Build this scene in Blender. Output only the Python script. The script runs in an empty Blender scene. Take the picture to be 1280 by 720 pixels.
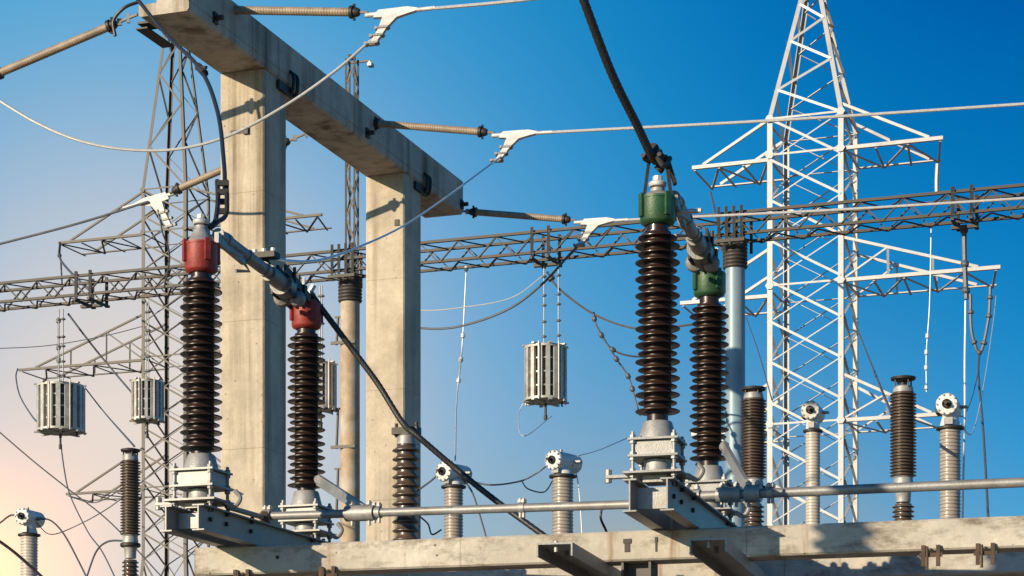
import bpy, math, random
import numpy as np
from mathutils import Vector, Matrix
random.seed(7)
R = math.radians
scene = bpy.context.scene
COL = scene.collection

# ------------------------------------------------------------------ camera
FPX, HOR, CAMZ = 2750.0, 1025.0, 1.6          # focal length and horizon in 1280x720 pixels, eye height in m
cam_d = bpy.data.cameras.new("camera")
cam = bpy.data.objects.new("camera", cam_d)
COL.objects.link(cam)
cam.location = (0, 0, CAMZ)
cam.rotation_euler = (R(90), 0, 0)
cam_d.sensor_width = 36.0
cam_d.lens = 36.0 * FPX / 1280.0
cam_d.shift_y = (HOR - 360.0) / 1280.0        # rising-front lens: verticals stay upright
cam_d.clip_start = 0.1
cam_d.clip_end = 6000
scene.camera = cam

# ------------------------------------------------------------------ sun and sky
SUN_AZ, SUN_EL = 50.0, 15.5                   # light travels to the right and away from the camera
tr = Vector((math.sin(R(SUN_AZ)) * math.cos(R(SUN_EL)), math.cos(R(SUN_AZ)) * math.cos(R(SUN_EL)), -math.sin(R(SUN_EL))))
sun_d = bpy.data.lights.new("sun", 'SUN')
sun_d.energy = 5.0
sun_d.angle = R(0.5)
sun_d.color = (1.0, 0.82, 0.58)
sun = bpy.data.objects.new("sun", sun_d)
COL.objects.link(sun)
sun.location = (-20, -20, 30)
sun.rotation_euler = tr.to_track_quat('-Z', 'Y').to_euler()

world = bpy.data.worlds.new("World")
scene.world = world
world.use_nodes = True
nt = world.node_tree
for n in list(nt.nodes):
    nt.nodes.remove(n)
N, L = nt.nodes.new, nt.links.new
out = N('ShaderNodeOutputWorld')
bg = N('ShaderNodeBackground')
sky = N('ShaderNodeTexSky')
sky.sky_type = 'NISHITA'
sky.sun_disc = False
sky.sun_elevation = R(SUN_EL)
sky.sun_rotation = R(180 + SUN_AZ)
sky.altitude = 300
sky.air_density = 1.0
sky.dust_density = 0.4
sky.ozone_density = 3.0
geo = N('ShaderNodeNewGeometry')


def wmath(op, a, b=None):
    m = N('ShaderNodeMath'); m.operation = op
    for i, v in enumerate((a, b)):
        if v is None: continue
        if isinstance(v, (int, float)): m.inputs[i].default_value = v
        else: L(v, m.inputs[i])
    return m.outputs[0]


def glow(direction, sigma):
    """1 at a direction of the sky, falling off round it"""
    d = Vector(direction).normalized()
    v = N('ShaderNodeVectorMath'); v.operation = 'DISTANCE'
    neg = N('ShaderNodeVectorMath'); neg.operation = 'SCALE'
    neg.inputs['Scale'].default_value = -1.0
    L(geo.outputs['Incoming'], neg.inputs[0])
    L(neg.outputs[0], v.inputs[0]); v.inputs[1].default_value = d
    q = wmath('DIVIDE', v.outputs['Value'], sigma)
    q = wmath('MULTIPLY', q, q)
    return wmath('POWER', 2.71828, wmath('MULTIPLY', q, -1.0))


def sky_dir(px, py):
    return ((px - 640) / FPX, 1.0, (HOR - py) / FPX)


def mixc(kind, fac, a, b):
    m = N('ShaderNodeMix'); m.data_type = 'RGBA'; m.blend_type = kind
    if isinstance(fac, (int, float)): m.inputs[0].default_value = fac
    else: L(fac, m.inputs[0])
    for k, v in ((6, a), (7, b)):
        if isinstance(v, tuple): m.inputs[k].default_value = (*v, 1)
        else: L(v, m.inputs[k])
    return m.outputs[2]


hs = N('ShaderNodeHueSaturation')
hs.inputs['Saturation'].default_value = 1.45
hs.inputs['Value'].default_value = 1.0
L(sky.outputs[0], hs.inputs['Color'])
c0 = mixc('MULTIPLY', 1.0, hs.outputs[0], (0.62, 0.95, 1.06))
# evening air: clear deep blue high on the right, pale towards the left, lens-flare glow painted in low on the left
EXPOSURE, SKY = 0.30, 0.10
K = 1.0 / (SKY * 2 ** EXPOSURE)
c = c0
for px, py, sg, amt, cr, cg, cb in ((998.9, -493.3, 0.448, 0.965, 0.0, 0.741, 1.161), (1363.9, -497.3, 0.396, 0.983, 0.0, 0.027, 0.307),
                                    (167.0, 549.3, 0.130, 0.873, 0.913, 0.751, 0.625), (849.5, 969.2, 0.114, 1.0, 0.756, 0.409, 0.0),
                                    (-60.0, 750.0, 0.05, 0.95, 2.2, 1.12, 0.58)):
    c = mixc('MIX', wmath('MULTIPLY', glow(sky_dir(px, py), sg), amt), c, (cr * K, cg * K, cb * K))
L(c, bg.inputs['Color'])
bg.inputs['Strength'].default_value = SKY
L(bg.outputs[0], out.inputs[0])

scene.view_settings.view_transform = 'Standard'
scene.view_settings.look = 'None'
scene.view_settings.exposure = EXPOSURE
scene.view_settings.gamma = 1.0
scene.view_settings.use_curve_mapping = False
scene.cycles.max_bounces = 6

# ------------------------------------------------------------------ helpers
d1 = Vector((0.339, 0.941, 0)).normalized()       # direction the switch poles and towers recede in
d2 = Vector((d1.y, -d1.x, 0))                     # across: rightward and a little nearer
UP = Vector((0, 0, 1))


def P(px, py, Y):
    return Vector(((px - 640) / FPX * Y, Y, CAMZ + (HOR - py) / FPX * Y))


def zy(py, Y):
    return CAMZ + (HOR - py) / FPX * Y


def m_px(n, Y):
    return n * Y / FPX


class MB:
    def __init__(s):
        s.v, s.f, s.sm = [], [], []

    def add(s, vs, fs, smooth=False):
        o = len(s.v)
        s.v += [tuple(x) for x in vs]
        for f in fs:
            s.f.append([i + o for i in f]); s.sm.append(smooth)
        return s

    def frame(s, p0, p1, up=None):
        a = (p1 - p0).normalized()
        u = Vector(up) if up is not None else (UP if abs(a.z) < 0.95 else Vector((1, 0, 0)))
        x = a.cross(u)
        if x.length < 1e-6:
            x = a.cross(Vector((0, 1, 0)))
        x.normalize()
        return a, x, x.cross(a).normalized()

    def extrude(s, prof, p0, p1, up=None):
        """prof: ccw (x, z) outline in the plane across p0-p1"""
        p0, p1 = Vector(p0), Vector(p1)
        a, x, z = s.frame(p0, p1, up)
        n = len(prof)
        vs = [p0 + x * q[0] + z * q[1] for q in prof] + [p1 + x * q[0] + z * q[1] for q in prof]
        fs = [[i, (i + 1) % n, n + (i + 1) % n, n + i] for i in range(n)]
        fs += [list(range(n))[::-1], list(range(n, 2 * n))]
        return s.add(vs, fs)

    def bar(s, p0, p1, w, h, up=None):
        return s.extrude([(-w / 2, -h / 2), (w / 2, -h / 2), (w / 2, h / 2), (-w / 2, h / 2)], p0, p1, up)

    def angle(s, p0, p1, w, t, up=None, flip=False):
        k = -1 if flip else 1
        pr = [(0, 0), (k * w, 0), (k * w, t), (k * t, t), (k * t, w), (0, w)]
        if flip: pr = pr[::-1]
        return s.extrude(pr, p0, p1, up)

    def box(s, c, ax, ay, az):
        """centre and three half-extent vectors"""
        c = Vector(c)
        vs = [c + ax * i + ay * j + az * k for k in (-1, 1) for j in (-1, 1) for i in (-1, 1)]
        return s.add(vs, [[0, 2, 3, 1], [4, 5, 7, 6], [0, 1, 5, 4], [2, 6, 7, 3], [0, 4, 6, 2], [1, 3, 7, 5]])

    def plate(s, c, w, d, h, ux=None, uy=None):
        return s.box(c, (ux or d2) * (w / 2), (uy or d1) * (d / 2), UP * (h / 2))

    def tube(s, pts, r, n=8, cap=True, lobes=0):
        pts = [Vector(p) for p in pts]
        vs, fs = [], []
        prev = None
        for i, p in enumerate(pts):
            a = (pts[min(i + 1, len(pts) - 1)] - pts[max(i - 1, 0)]).normalized()
            if prev is None:
                ref = UP if abs(a.z) < 0.9 else Vector((1, 0, 0))
                x = a.cross(ref).normalized()
            else:
                x = (prev - a * prev.dot(a)).normalized()
            prev = x
            z = x.cross(a)
            rr = r[i] if isinstance(r, (list, tuple)) else r
            ring = [(2 * math.pi * k / n, rr * (1 + 0.10 * math.cos(lobes * (2 * math.pi * k / n + i * 0.35))) if lobes else rr) for k in range(n)]
            vs += [p + (x * math.cos(t) + z * math.sin(t)) * q for t, q in ring]
        for i in range(len(pts) - 1):
            for k in range(n):
                fs.append([i * n + k, i * n + (k + 1) % n, (i + 1) * n + (k + 1) % n, (i + 1) * n + k])
        s.add(vs, fs, True)
        if cap:
            m = (len(pts) - 1) * n
            s.add(vs[:n], [list(range(n))[::-1]]); s.add(vs[m:], [list(range(n))])
        return s

    def lathe(s, prof, c, axis=UP, n=32, cap=True):
        """prof: (r, h) from bottom to top along axis"""
        c = Vector(c); a = Vector(axis).normalized()
        x = a.orthogonal().normalized(); y = a.cross(x)
        vs, fs = [], []
        for r, h in prof:
            vs += [c + a * h + (x * math.cos(2 * math.pi * k / n) + y * math.sin(2 * math.pi * k / n)) * r for k in range(n)]
        for i in range(len(prof) - 1):
            for k in range(n):
                fs.append([i * n + k, i * n + (k + 1) % n, (i + 1) * n + (k + 1) % n, (i + 1) * n + k])
        s.add(vs, fs, True)
        if cap:
            m = (len(prof) - 1) * n
            s.add(vs[:n], [list(range(n))[::-1]]); s.add(vs[m:], [list(range(n))])
        return s

    def cyl(s, p0, p1, r, n=16):
        return s.tube([p0, p1], r, n)

    def build(s, name, mat, parent=None):
        me = bpy.data.meshes.new(name)
        off = Vector((0, 0, 0))
        q = parent
        while q is not None:
            off += q.location; q = q.parent
        me.from_pydata([tuple(Vector(v) - off) for v in s.v], [], s.f)
        me.polygons.foreach_set('use_smooth', s.sm)
        me.update()
        me.set_sharp_from_angle(angle=R(38))
        o = bpy.data.objects.new(name, me)
        o.data.materials.append(mat)
        COL.objects.link(o)
        if parent is not None: o.parent = parent
        return o


def tag(o, label=None, cat=None, group=None, kind=None):
    if label: o['label'] = label
    if cat: o['category'] = cat
    if group: o['group'] = group
    if kind: o['kind'] = kind
    return o


def thing(name, loc, label, cat, group=None):
    e = bpy.data.objects.new(name, None)
    e.location = loc
    e.empty_display_size = 0.2
    COL.objects.link(e)
    return tag(e, label, cat, group)


def spline(pts, n=10):
    """smooth curve through points"""
    pts = [Vector(p) for p in pts]
    if len(pts) < 3: return pts
    q = [pts[0] * 2 - pts[1]] + pts + [pts[-1] * 2 - pts[-2]]
    res = []
    for i in range(1, len(q) - 2):
        for k in range(n):
            t = k / n
            a, b, c, d = q[i - 1], q[i], q[i + 1], q[i + 2]
            res.append(0.5 * ((2 * b) + (c - a) * t + (2 * a - 5 * b + 4 * c - d) * t * t + (3 * b - a - 3 * c + d) * t ** 3))
    res.append(pts[-1])
    return res


# ------------------------------------------------------------------ materials
def mat(name, base, rough=0.6, metal=0.0, var=0.25, scale=6.0, bump=0.0, coat=0.0, dirt=None, dirt_amt=0.0, streak=False, spec=0.5, vscale=None):
    m = bpy.data.materials.new(name); m.use_nodes = True
    t = m.node_tree
    b = t.nodes['Principled BSDF']
    tc = t.nodes.new('ShaderNodeTexCoord')
    no = t.nodes.new('ShaderNodeTexNoise'); no.inputs['Scale'].default_value = scale; no.inputs['Detail'].default_value = 8; no.inputs['Roughness'].default_value = 0.65
    t.links.new(tc.outputs['Object'], no.inputs['Vector'])
    cr = t.nodes.new('ShaderNodeValToRGB')
    lo = tuple(c * (1 - var) for c in base); hi = tuple(min(1, c * (1 + var)) for c in base)
    cr.color_ramp.elements[0].position = 0.3; cr.color_ramp.elements[0].color = (*lo, 1)
    cr.color_ramp.elements[1].position = 0.7; cr.color_ramp.elements[1].color = (*hi, 1)
    t.links.new(no.outputs['Fac'], cr.inputs['Fac'])
    col = cr.outputs[0]
    if dirt:
        mp = t.nodes.new('ShaderNodeMapping')
        mp.inputs['Scale'].default_value = (3.2, 3.2, 0.22) if streak else (1, 1, 1)
        t.links.new(tc.outputs['Object'], mp.inputs['Vector'])
        n2 = t.nodes.new('ShaderNodeTexNoise'); n2.inputs['Scale'].default_value = 1.6 if streak else 2.2
        n2.inputs['Detail'].default_value = 6; n2.inputs['Roughness'].default_value = 0.6
        t.links.new(mp.outputs[0], n2.inputs['Vector'])
        r2 = t.nodes.new('ShaderNodeValToRGB')
        r2.color_ramp.elements[0].position = 0.48; r2.color_ramp.elements[0].color = (0, 0, 0, 1)
        r2.color_ramp.elements[1].position = 0.72; r2.color_ramp.elements[1].color = (dirt_amt,) * 3 + (1,)
        t.links.new(n2.outputs['Fac'], r2.inputs['Fac'])
        mx = t.nodes.new('ShaderNodeMix'); mx.data_type = 'RGBA'
        t.links.new(r2.outputs[0], mx.inputs[0]); t.links.new(col, mx.inputs[6]); mx.inputs[7].default_value = (*dirt, 1)
        col = mx.outputs[2]
    t.links.new(col, b.inputs['Base Color'])
    b.inputs['Roughness'].default_value = rough
    b.inputs['Metallic'].default_value = metal
    b.inputs['Specular IOR Level'].default_value = spec
    b.inputs['Coat Weight'].default_value = coat
    b.inputs['Coat Roughness'].default_value = 0.08
    rr = t.nodes.new('ShaderNodeMapRange')
    rr.inputs['To Min'].default_value = max(0.05, rough - 0.12); rr.inputs['To Max'].default_value = min(1, rough + 0.14)
    t.links.new(no.outputs['Fac'], rr.inputs['Value']); t.links.new(rr.outputs[0], b.inputs['Roughness'])
    if bump:
        n3 = t.nodes.new('ShaderNodeTexNoise'); n3.inputs['Scale'].default_value = scale * 7; n3.inputs['Detail'].default_value = 6
        t.links.new(tc.outputs['Object'], n3.inputs['Vector'])
        bp = t.nodes.new('ShaderNodeBump'); bp.inputs['Strength'].default_value = bump; bp.inputs['Distance'].default_value = 0.02
        t.links.new(n3.outputs['Fac'], bp.inputs['Height']); t.links.new(bp.outputs[0], b.inputs['Normal'])
    return m


def concrete(name, base, seam=None, streak=True, rust=0.0, seed=0.0):
    """cast concrete: board seams, air holes, grey blotches and stains running down"""
    m = bpy.data.materials.new(name); m.use_nodes = True
    t = m.node_tree; nn, ll = t.nodes.new, t.links.new
    b = t.nodes['Principled BSDF']; b.inputs['Roughness'].default_value = 0.88; b.inputs['Specular IOR Level'].default_value = 0.3
    tc = nn('ShaderNodeTexCoord')

    def mapped(sc, off=0.0):
        mp = nn('ShaderNodeMapping'); mp.inputs['Scale'].default_value = sc; mp.inputs['Location'].default_value = (seed + off,) * 3
        ll(tc.outputs['Object'], mp.inputs['Vector']); return mp.outputs[0]

    def noise(sc, scale, detail=8, rough=0.65, off=0.0):
        n = nn('ShaderNodeTexNoise'); n.inputs['Scale'].default_value = scale; n.inputs['Detail'].default_value = detail; n.inputs['Roughness'].default_value = rough
        ll(mapped(sc, off), n.inputs['Vector']); return n.outputs['Fac']

    def ramp(v, p0, p1, a=0.0, z=1.0):
        r = nn('ShaderNodeMapRange'); r.inputs['From Min'].default_value = p0; r.inputs['From Max'].default_value = p1
        r.inputs['To Min'].default_value = a; r.inputs['To Max'].default_value = z
        ll(v, r.inputs['Value']); return r.outputs[0]

    def mix(f, a, c):
        x = nn('ShaderNodeMix'); x.data_type = 'RGBA'
        if isinstance(f, (int, float)): x.inputs[0].default_value = f
        else: ll(f, x.inputs[0])
        for k, v in ((6, a), (7, c)):
            if isinstance(v, tuple): x.inputs[k].default_value = (*v, 1)
            else: ll(v, x.inputs[k])
        return x.outputs[2]

    def mul(a, c):
        x = nn('ShaderNodeMath'); x.operation = 'MULTIPLY'
        for k, v in enumerate((a, c)):
            if isinstance(v, (int, float)): x.inputs[k].default_value = v
            else: ll(v, x.inputs[k])
        return x.outputs[0]
    dk = tuple(v * 0.8 for v in base); lt = tuple(min(0.6, v * 1.12) for v in base)
    col = mix(ramp(noise((1, 1, 1), 2.3), 0.32, 0.68), dk, lt)
    col = mix(ramp(noise((1, 1, 1), 0.9, 10, 0.75, 3.1), 0.46, 0.64, 0, 0.75), col, (base[0] * 0.64, base[1] * 0.63, base[2] * 0.62))   # grey blotches
    col = mix(ramp(noise((1, 1, 1), 24, 4, 0.7, 7.7), 0.45, 0.75, 0, 0.3), col, (base[0] * 0.55, base[1] * 0.53, base[2] * 0.5))     # speckle
    if streak:
        f = mul(ramp(noise((5.0, 5.0, 0.14), 1.0, 6, 0.6, 1.3), 0.47, 0.66), ramp(noise((1, 1, 1), 0.8, 4, 0.5, 9.0), 0.30, 0.56))
        col = mix(mul(f, 0.85), col, (0.13, 0.09, 0.055))
    else:
        col = mix(ramp(noise((1.3, 1.3, 3.0), 1.9, 9, 0.75, 4.4), 0.50, 0.66, 0, 0.85), col, (0.13, 0.10, 0.07))
    if rust:
        f = mul(ramp(noise((5, 5, 0.4), 1.0, 7, 0.65, 5.5), 0.60, 0.72), rust)
        col = mix(f, col, (0.20, 0.085, 0.03))
    vo = nn('ShaderNodeTexVoronoi'); vo.inputs['Scale'].default_value = 11; ll(mapped((1, 1, 1), 2.2), vo.inputs['Vector'])
    holes = mul(ramp(vo.outputs['Distance'], 0.07, 0.11, 1, 0), ramp(noise((1, 1, 1), 3.1, 3, 0.5, 6.0), 0.5, 0.56))
    col = mix(mul(holes, 0.7), col, (0.07, 0.06, 0.05))
    hgt = noise((1, 1, 1), 17, 8, 0.7, 8.0)
    if seam:
        vec, period = seam
        d = nn('ShaderNodeVectorMath'); d.operation = 'DOT_PRODUCT'; d.inputs[1].default_value = vec
        ll(tc.outputs['Object'], d.inputs[0])
        q = mul(d.outputs['Value'], 1.0 / period)
        fr = nn('ShaderNodeMath'); fr.operation = 'FRACT'; ll(q, fr.inputs[0])
        line = ramp(fr.outputs[0], 0.0, 0.012 / period * 1.0, 1, 0)
        col = mix(mul(line, 0.55), col, (0.10, 0.08, 0.06))
    ll(col, b.inputs['Base Color'])
    bp = nn('ShaderNodeBump'); bp.inputs['Strength'].default_value = 0.55; bp.inputs['Distance'].default_value = 0.012
    sub = nn('ShaderNodeMath'); sub.operation = 'SUBTRACT'; ll(hgt, sub.inputs[0]); ll(holes, sub.inputs[1])
    ll(sub.outputs[0], bp.inputs['Height']); ll(bp.outputs[0], b.inputs['Normal'])
    return m


def dust(m, colour, amt):
    """dust lying on what faces up"""
    t = m.node_tree; b = t.nodes['Principled BSDF']
    src = b.inputs['Base Color'].links[0].from_socket
    ge = t.nodes.new('ShaderNodeNewGeometry'); sp = t.nodes.new('ShaderNodeSeparateXYZ'); t.links.new(ge.outputs['Normal'], sp.inputs[0])
    mr = t.nodes.new('ShaderNodeMapRange'); mr.inputs['From Min'].default_value = 0.1; mr.inputs['From Max'].default_value = 0.9; mr.inputs['To Max'].default_value = amt
    t.links.new(sp.outputs['Z'], mr.inputs['Value'])
    no = t.nodes.new('ShaderNodeTexNoise'); no.inputs['Scale'].default_value = 5.0; no.inputs['Detail'].default_value = 6
    tc = t.nodes.new('ShaderNodeTexCoord'); t.links.new(tc.outputs['Object'], no.inputs['Vector'])
    mu = t.nodes.new('ShaderNodeMath'); mu.operation = 'MULTIPLY'; t.links.new(mr.outputs[0], mu.inputs[0]); t.links.new(no.outputs['Fac'], mu.inputs[1])
    mx = t.nodes.new('ShaderNodeMix'); mx.data_type = 'RGBA'; t.links.new(mu.outputs[0], mx.inputs[0]); t.links.new(src, mx.inputs[6]); mx.inputs[7].default_value = (*colour, 1)
    t.links.new(mx.outputs[2], b.inputs['Base Color'])


M = {}
GD = (0.3282, 0.9446, 0.0)
M['concrete'] = concrete('weathered_concrete', (0.53, 0.465, 0.365), seam=((0, 0, 1), 1.45), streak=True)
M['concrete_top'] = concrete('weathered_concrete_beam', (0.49, 0.44, 0.37), seam=(GD, 1.25), streak=True, seed=3.0)
M['beam_concrete'] = concrete('stained_concrete', (0.54, 0.50, 0.43), seam=((0.958, -0.287, 0), 1.9), streak=False, rust=0.8, seed=5.0)
M['porcelain'] = mat('brown_glaze', (0.020, 0.008, 0.0055), 0.36, var=0.4, scale=8, coat=0.1, spec=0.42)
M['arrester'] = mat('dull_brown_glaze', (0.082, 0.058, 0.044), 0.36, var=0.3, scale=8, coat=0.15)
M['galv'] = mat('galvanised_steel', (0.26, 0.265, 0.265), 0.5, 0.35, var=0.25, scale=9, bump=0.08, dirt=(0.14, 0.10, 0.07), dirt_amt=0.4)
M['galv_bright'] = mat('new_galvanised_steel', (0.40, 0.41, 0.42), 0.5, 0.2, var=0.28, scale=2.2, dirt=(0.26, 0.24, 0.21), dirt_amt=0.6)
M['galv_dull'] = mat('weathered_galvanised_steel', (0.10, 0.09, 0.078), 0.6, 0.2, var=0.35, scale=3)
M['truss'] = mat('dark_lattice_steel', (0.05, 0.047, 0.043), 0.6, 0.2, var=0.4, scale=4, dirt=(0.09, 0.045, 0.022), dirt_amt=0.5)
M['cast'] = mat('cast_aluminium', (0.34, 0.34, 0.335), 0.5, 0.3, var=0.22, scale=14, bump=0.15, dirt=(0.18, 0.14, 0.1), dirt_amt=0.4)
M['arm'] = mat('tarnished_switch_steel', (0.24, 0.235, 0.225), 0.5, 0.35, var=0.35, scale=14, bump=0.2, dirt=(0.10, 0.07, 0.05), dirt_amt=0.7)
M['alu'] = mat('aluminium_conductor', (0.62, 0.62, 0.61), 0.42, 0.5, var=0.1, scale=30)
M['white_alu'] = mat('grey_aluminium_casting', (0.60, 0.60, 0.59), 0.5, 0.2, var=0.25, scale=16, bump=0.2, dirt=(0.28, 0.25, 0.22), dirt_amt=0.6)
M['dark_cable'] = mat('black_cable', (0.018, 0.018, 0.02), 0.5, var=0.3, scale=20)
M['grey_wire'] = mat('weathered_wire', (0.10, 0.11, 0.13), 0.55, 0.3, var=0.2, scale=10)
M['pale_wire'] = mat('pale_wire', (0.55, 0.55, 0.54), 0.5, 0.3, var=0.1, scale=10)
M['iron'] = mat('dark_iron', (0.035, 0.032, 0.03), 0.55, 0.4, var=0.3, scale=15)
M['rust'] = mat('rusty_iron', (0.085, 0.055, 0.038), 0.8, 0.1, var=0.45, scale=18, bump=0.3)
M['red'] = mat('red_paint', (0.30, 0.032, 0.024), 0.5, var=0.3, scale=14, bump=0.15, dirt=(0.11, 0.022, 0.016), dirt_amt=0.7)
M['green'] = mat('green_paint', (0.018, 0.095, 0.034), 0.45, var=0.3, scale=14, bump=0.15, dirt=(0.03, 0.04, 0.022), dirt_amt=0.85)
M['rod'] = mat('tan_rod_insulator', (0.29, 0.225, 0.16), 0.5, var=0.3, scale=7, dirt=(0.13, 0.10, 0.08), dirt_amt=0.6)
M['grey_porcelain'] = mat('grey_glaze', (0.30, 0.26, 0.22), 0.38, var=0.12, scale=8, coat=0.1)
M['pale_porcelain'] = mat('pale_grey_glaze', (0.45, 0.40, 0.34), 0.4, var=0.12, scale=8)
M['white'] = mat('white_paint', (0.66, 0.66, 0.64), 0.5, var=0.15, scale=9, dirt=(0.33, 0.28, 0.22), dirt_amt=0.7)
M['pole'] = mat('sky_tinted_pole', (0.20, 0.295, 0.36), 0.45, 0.1, var=0.18, scale=2.0, dirt=(0.28, 0.27, 0.25), dirt_amt=0.5, streak=True)  # blue of sky reflection and shade put into the base colour
M['pole_tan'] = mat('weathered_tan_pole', (0.36, 0.27, 0.18), 0.7, var=0.3, scale=5, dirt=(0.50, 0.47, 0.42), dirt_amt=0.8)
M['trap'] = mat('aluminium_slats', (0.46, 0.45, 0.42), 0.5, 0.25, var=0.25, scale=10, dirt=(0.22, 0.15, 0.09), dirt_amt=0.6)
M['trap_dark'] = mat('dark_coil', (0.07, 0.065, 0.06), 0.6, var=0.3, scale=10)
M['gravel'] = mat('gravel', (0.22, 0.17, 0.12), 0.95, var=0.35, scale=9, bump=0.6)

for k_, a_ in (('porcelain', 0.16), ('arrester', 0.3), ('galv', 0.5), ('cast', 0.5)):
    dust(M[k_], (0.16, 0.12, 0.085), a_)

# ------------------------------------------------------------------ ground
g = MB().add([(-3000, -3000, 0), (3000, -3000, 0), (3000, 3000, 0), (-3000, 3000, 0)], [[0, 1, 2, 3]]).build('ground', M['gravel'])
tag(g, 'flat gravel yard below the substation', None, None, 'structure')


# ------------------------------------------------------------------ concrete gantry
gd = Vector((1.39, 4.0, 0)).normalized()          # along the gantry beam, away from the camera
gs = Vector((gd.y, -gd.x, 0))                     # to its right
ORI = P(275, HOR, 25.0); ORI.z = 0               # front left foot of the near column
ZB = 10.08


def gpt(t, s, z):
    return ORI + gd * t + gs * s + UP * z


def chamfer_box(mb, t0, t1, s0, s1, z0, z1, c=0.018):
    ctr = gpt((t0 + t1) / 2, (s0 + s1) / 2, 0)
    w, d = (s1 - s0) / 2, (t1 - t0) / 2
    pr = [(-w + c, -d), (w - c, -d), (w, -d + c), (w, d - c), (w - c, d), (-w + c, d), (-w, d - c), (-w, -d + c)]
    vs = []
    for z in (z0, z1):
        vs += [ctr + gs * x + gd * y + UP * z for x, y in pr]
    n = 8
    mb.add(vs, [[i, (i + 1) % n, n + (i + 1) % n, n + i] for i in range(n)] + [list(range(n))[::-1], list(range(n, 2 * n))])


gantry = thing('concrete_gantry', ORI, 'tall weathered concrete portal of two square columns carrying a long overhead beam', 'gantry')
for t in (0.0, 4.23):
    mb = MB(); chamfer_box(mb, t, t + 0.6, 0.0, 0.55, 0, ZB - 0.004); mb.build('column', M['concrete'], gantry)
mb = MB()
pr = [(-0.01, 0.02), (0.01, 0), (0.555, 0), (0.58, 0.03), (0.58, 0.095), (0.573, 0.1), (0.573, 0.105), (0.58, 0.11), (0.58, 0.455), (0.565, 0.47), (0.2, 0.47), (0.2, 0.13), (-0.01, 0.12)]
vs = []
for t in (-1.87, 6.35):
    vs += [gpt(t, x, ZB + z) for x, z in pr]
n = len(pr)
mb.add(vs, [[i, (i + 1) % n, n + (i + 1) % n, n + i] for i in range(n)] + [list(range(n))[::-1], list(range(n, 2 * n))])
beam = mb.build('beam', M['concrete_top'], gantry)
for t in (0.6, 4.83):                             # black strap loops at the joints, on the right face
    mb = MB()
    for k in (0.02, 0.13):
        mb.tube(spline([gpt(t + k, 0.585, ZB + 0.16), gpt(t + k, 0.63, ZB + 0.1), gpt(t + k, 0.62, ZB - 0.06), gpt(t + k, 0.57, ZB - 0.1)], 5), 0.022, 6)
    mb.box(gpt(t - 0.08, 0.572, ZB - 0.075), gd * 0.2, gs * 0.02, UP * 0.05)
    mb.build('strap', M['iron'], gantry)
for t, s0 in ((-1.28, 0.58), (2.9, 0.58), (6.28, 0.58)):    # anchor eyes for the strings
    mb = MB().box(gpt(t, s0 + 0.012, ZB + 0.12), gd * 0.045, gs * 0.012, UP * 0.06)
    mb.tube([gpt(t, s0 + 0.01, ZB + 0.12), gpt(t, s0 + 0.1, ZB + 0.12)], 0.03, 8)
    mb.build('anchor_plate', M['iron'], gantry)
mb = MB().box(gpt(-1.55, -0.05, ZB + 0.03), gd * 0.10, gs * 0.10, UP * 0.012).box(gpt(-1.35, -0.1, ZB - 0.03), gd * 0.3, gs * 0.07, UP * 0.008)
mb.build('anchor_plate', M['iron'], gantry)
for px, py, Y, l in ((300, 166, 24.96, 0.2), (485, 281, 28.95, 0.3)):
    c = P(px, py, Y)
    mb = MB().box(c, gs * l / 2, gd * 0.04, UP * 0.025).box(c - gd * 0.03 + gs * l / 2, gs * 0.03, gd * 0.04, UP * 0.04)
    mb.build('bracket', M['iron'], gantry)

# ------------------------------------------------------------------ low concrete beams that carry the switches
bd = Vector((1, -0.30, 0)).normalized()           # along the low beams
bn = Vector((-bd.y, bd.x, 0))                     # away from the camera
B0 = P(243, HOR, 14.98); B0.z = 0
BZ1, BZ0 = 3.4545, 3.262


def bpt(t, d, z):
    return B0 + bd * t + bn * d + UP * z


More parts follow.
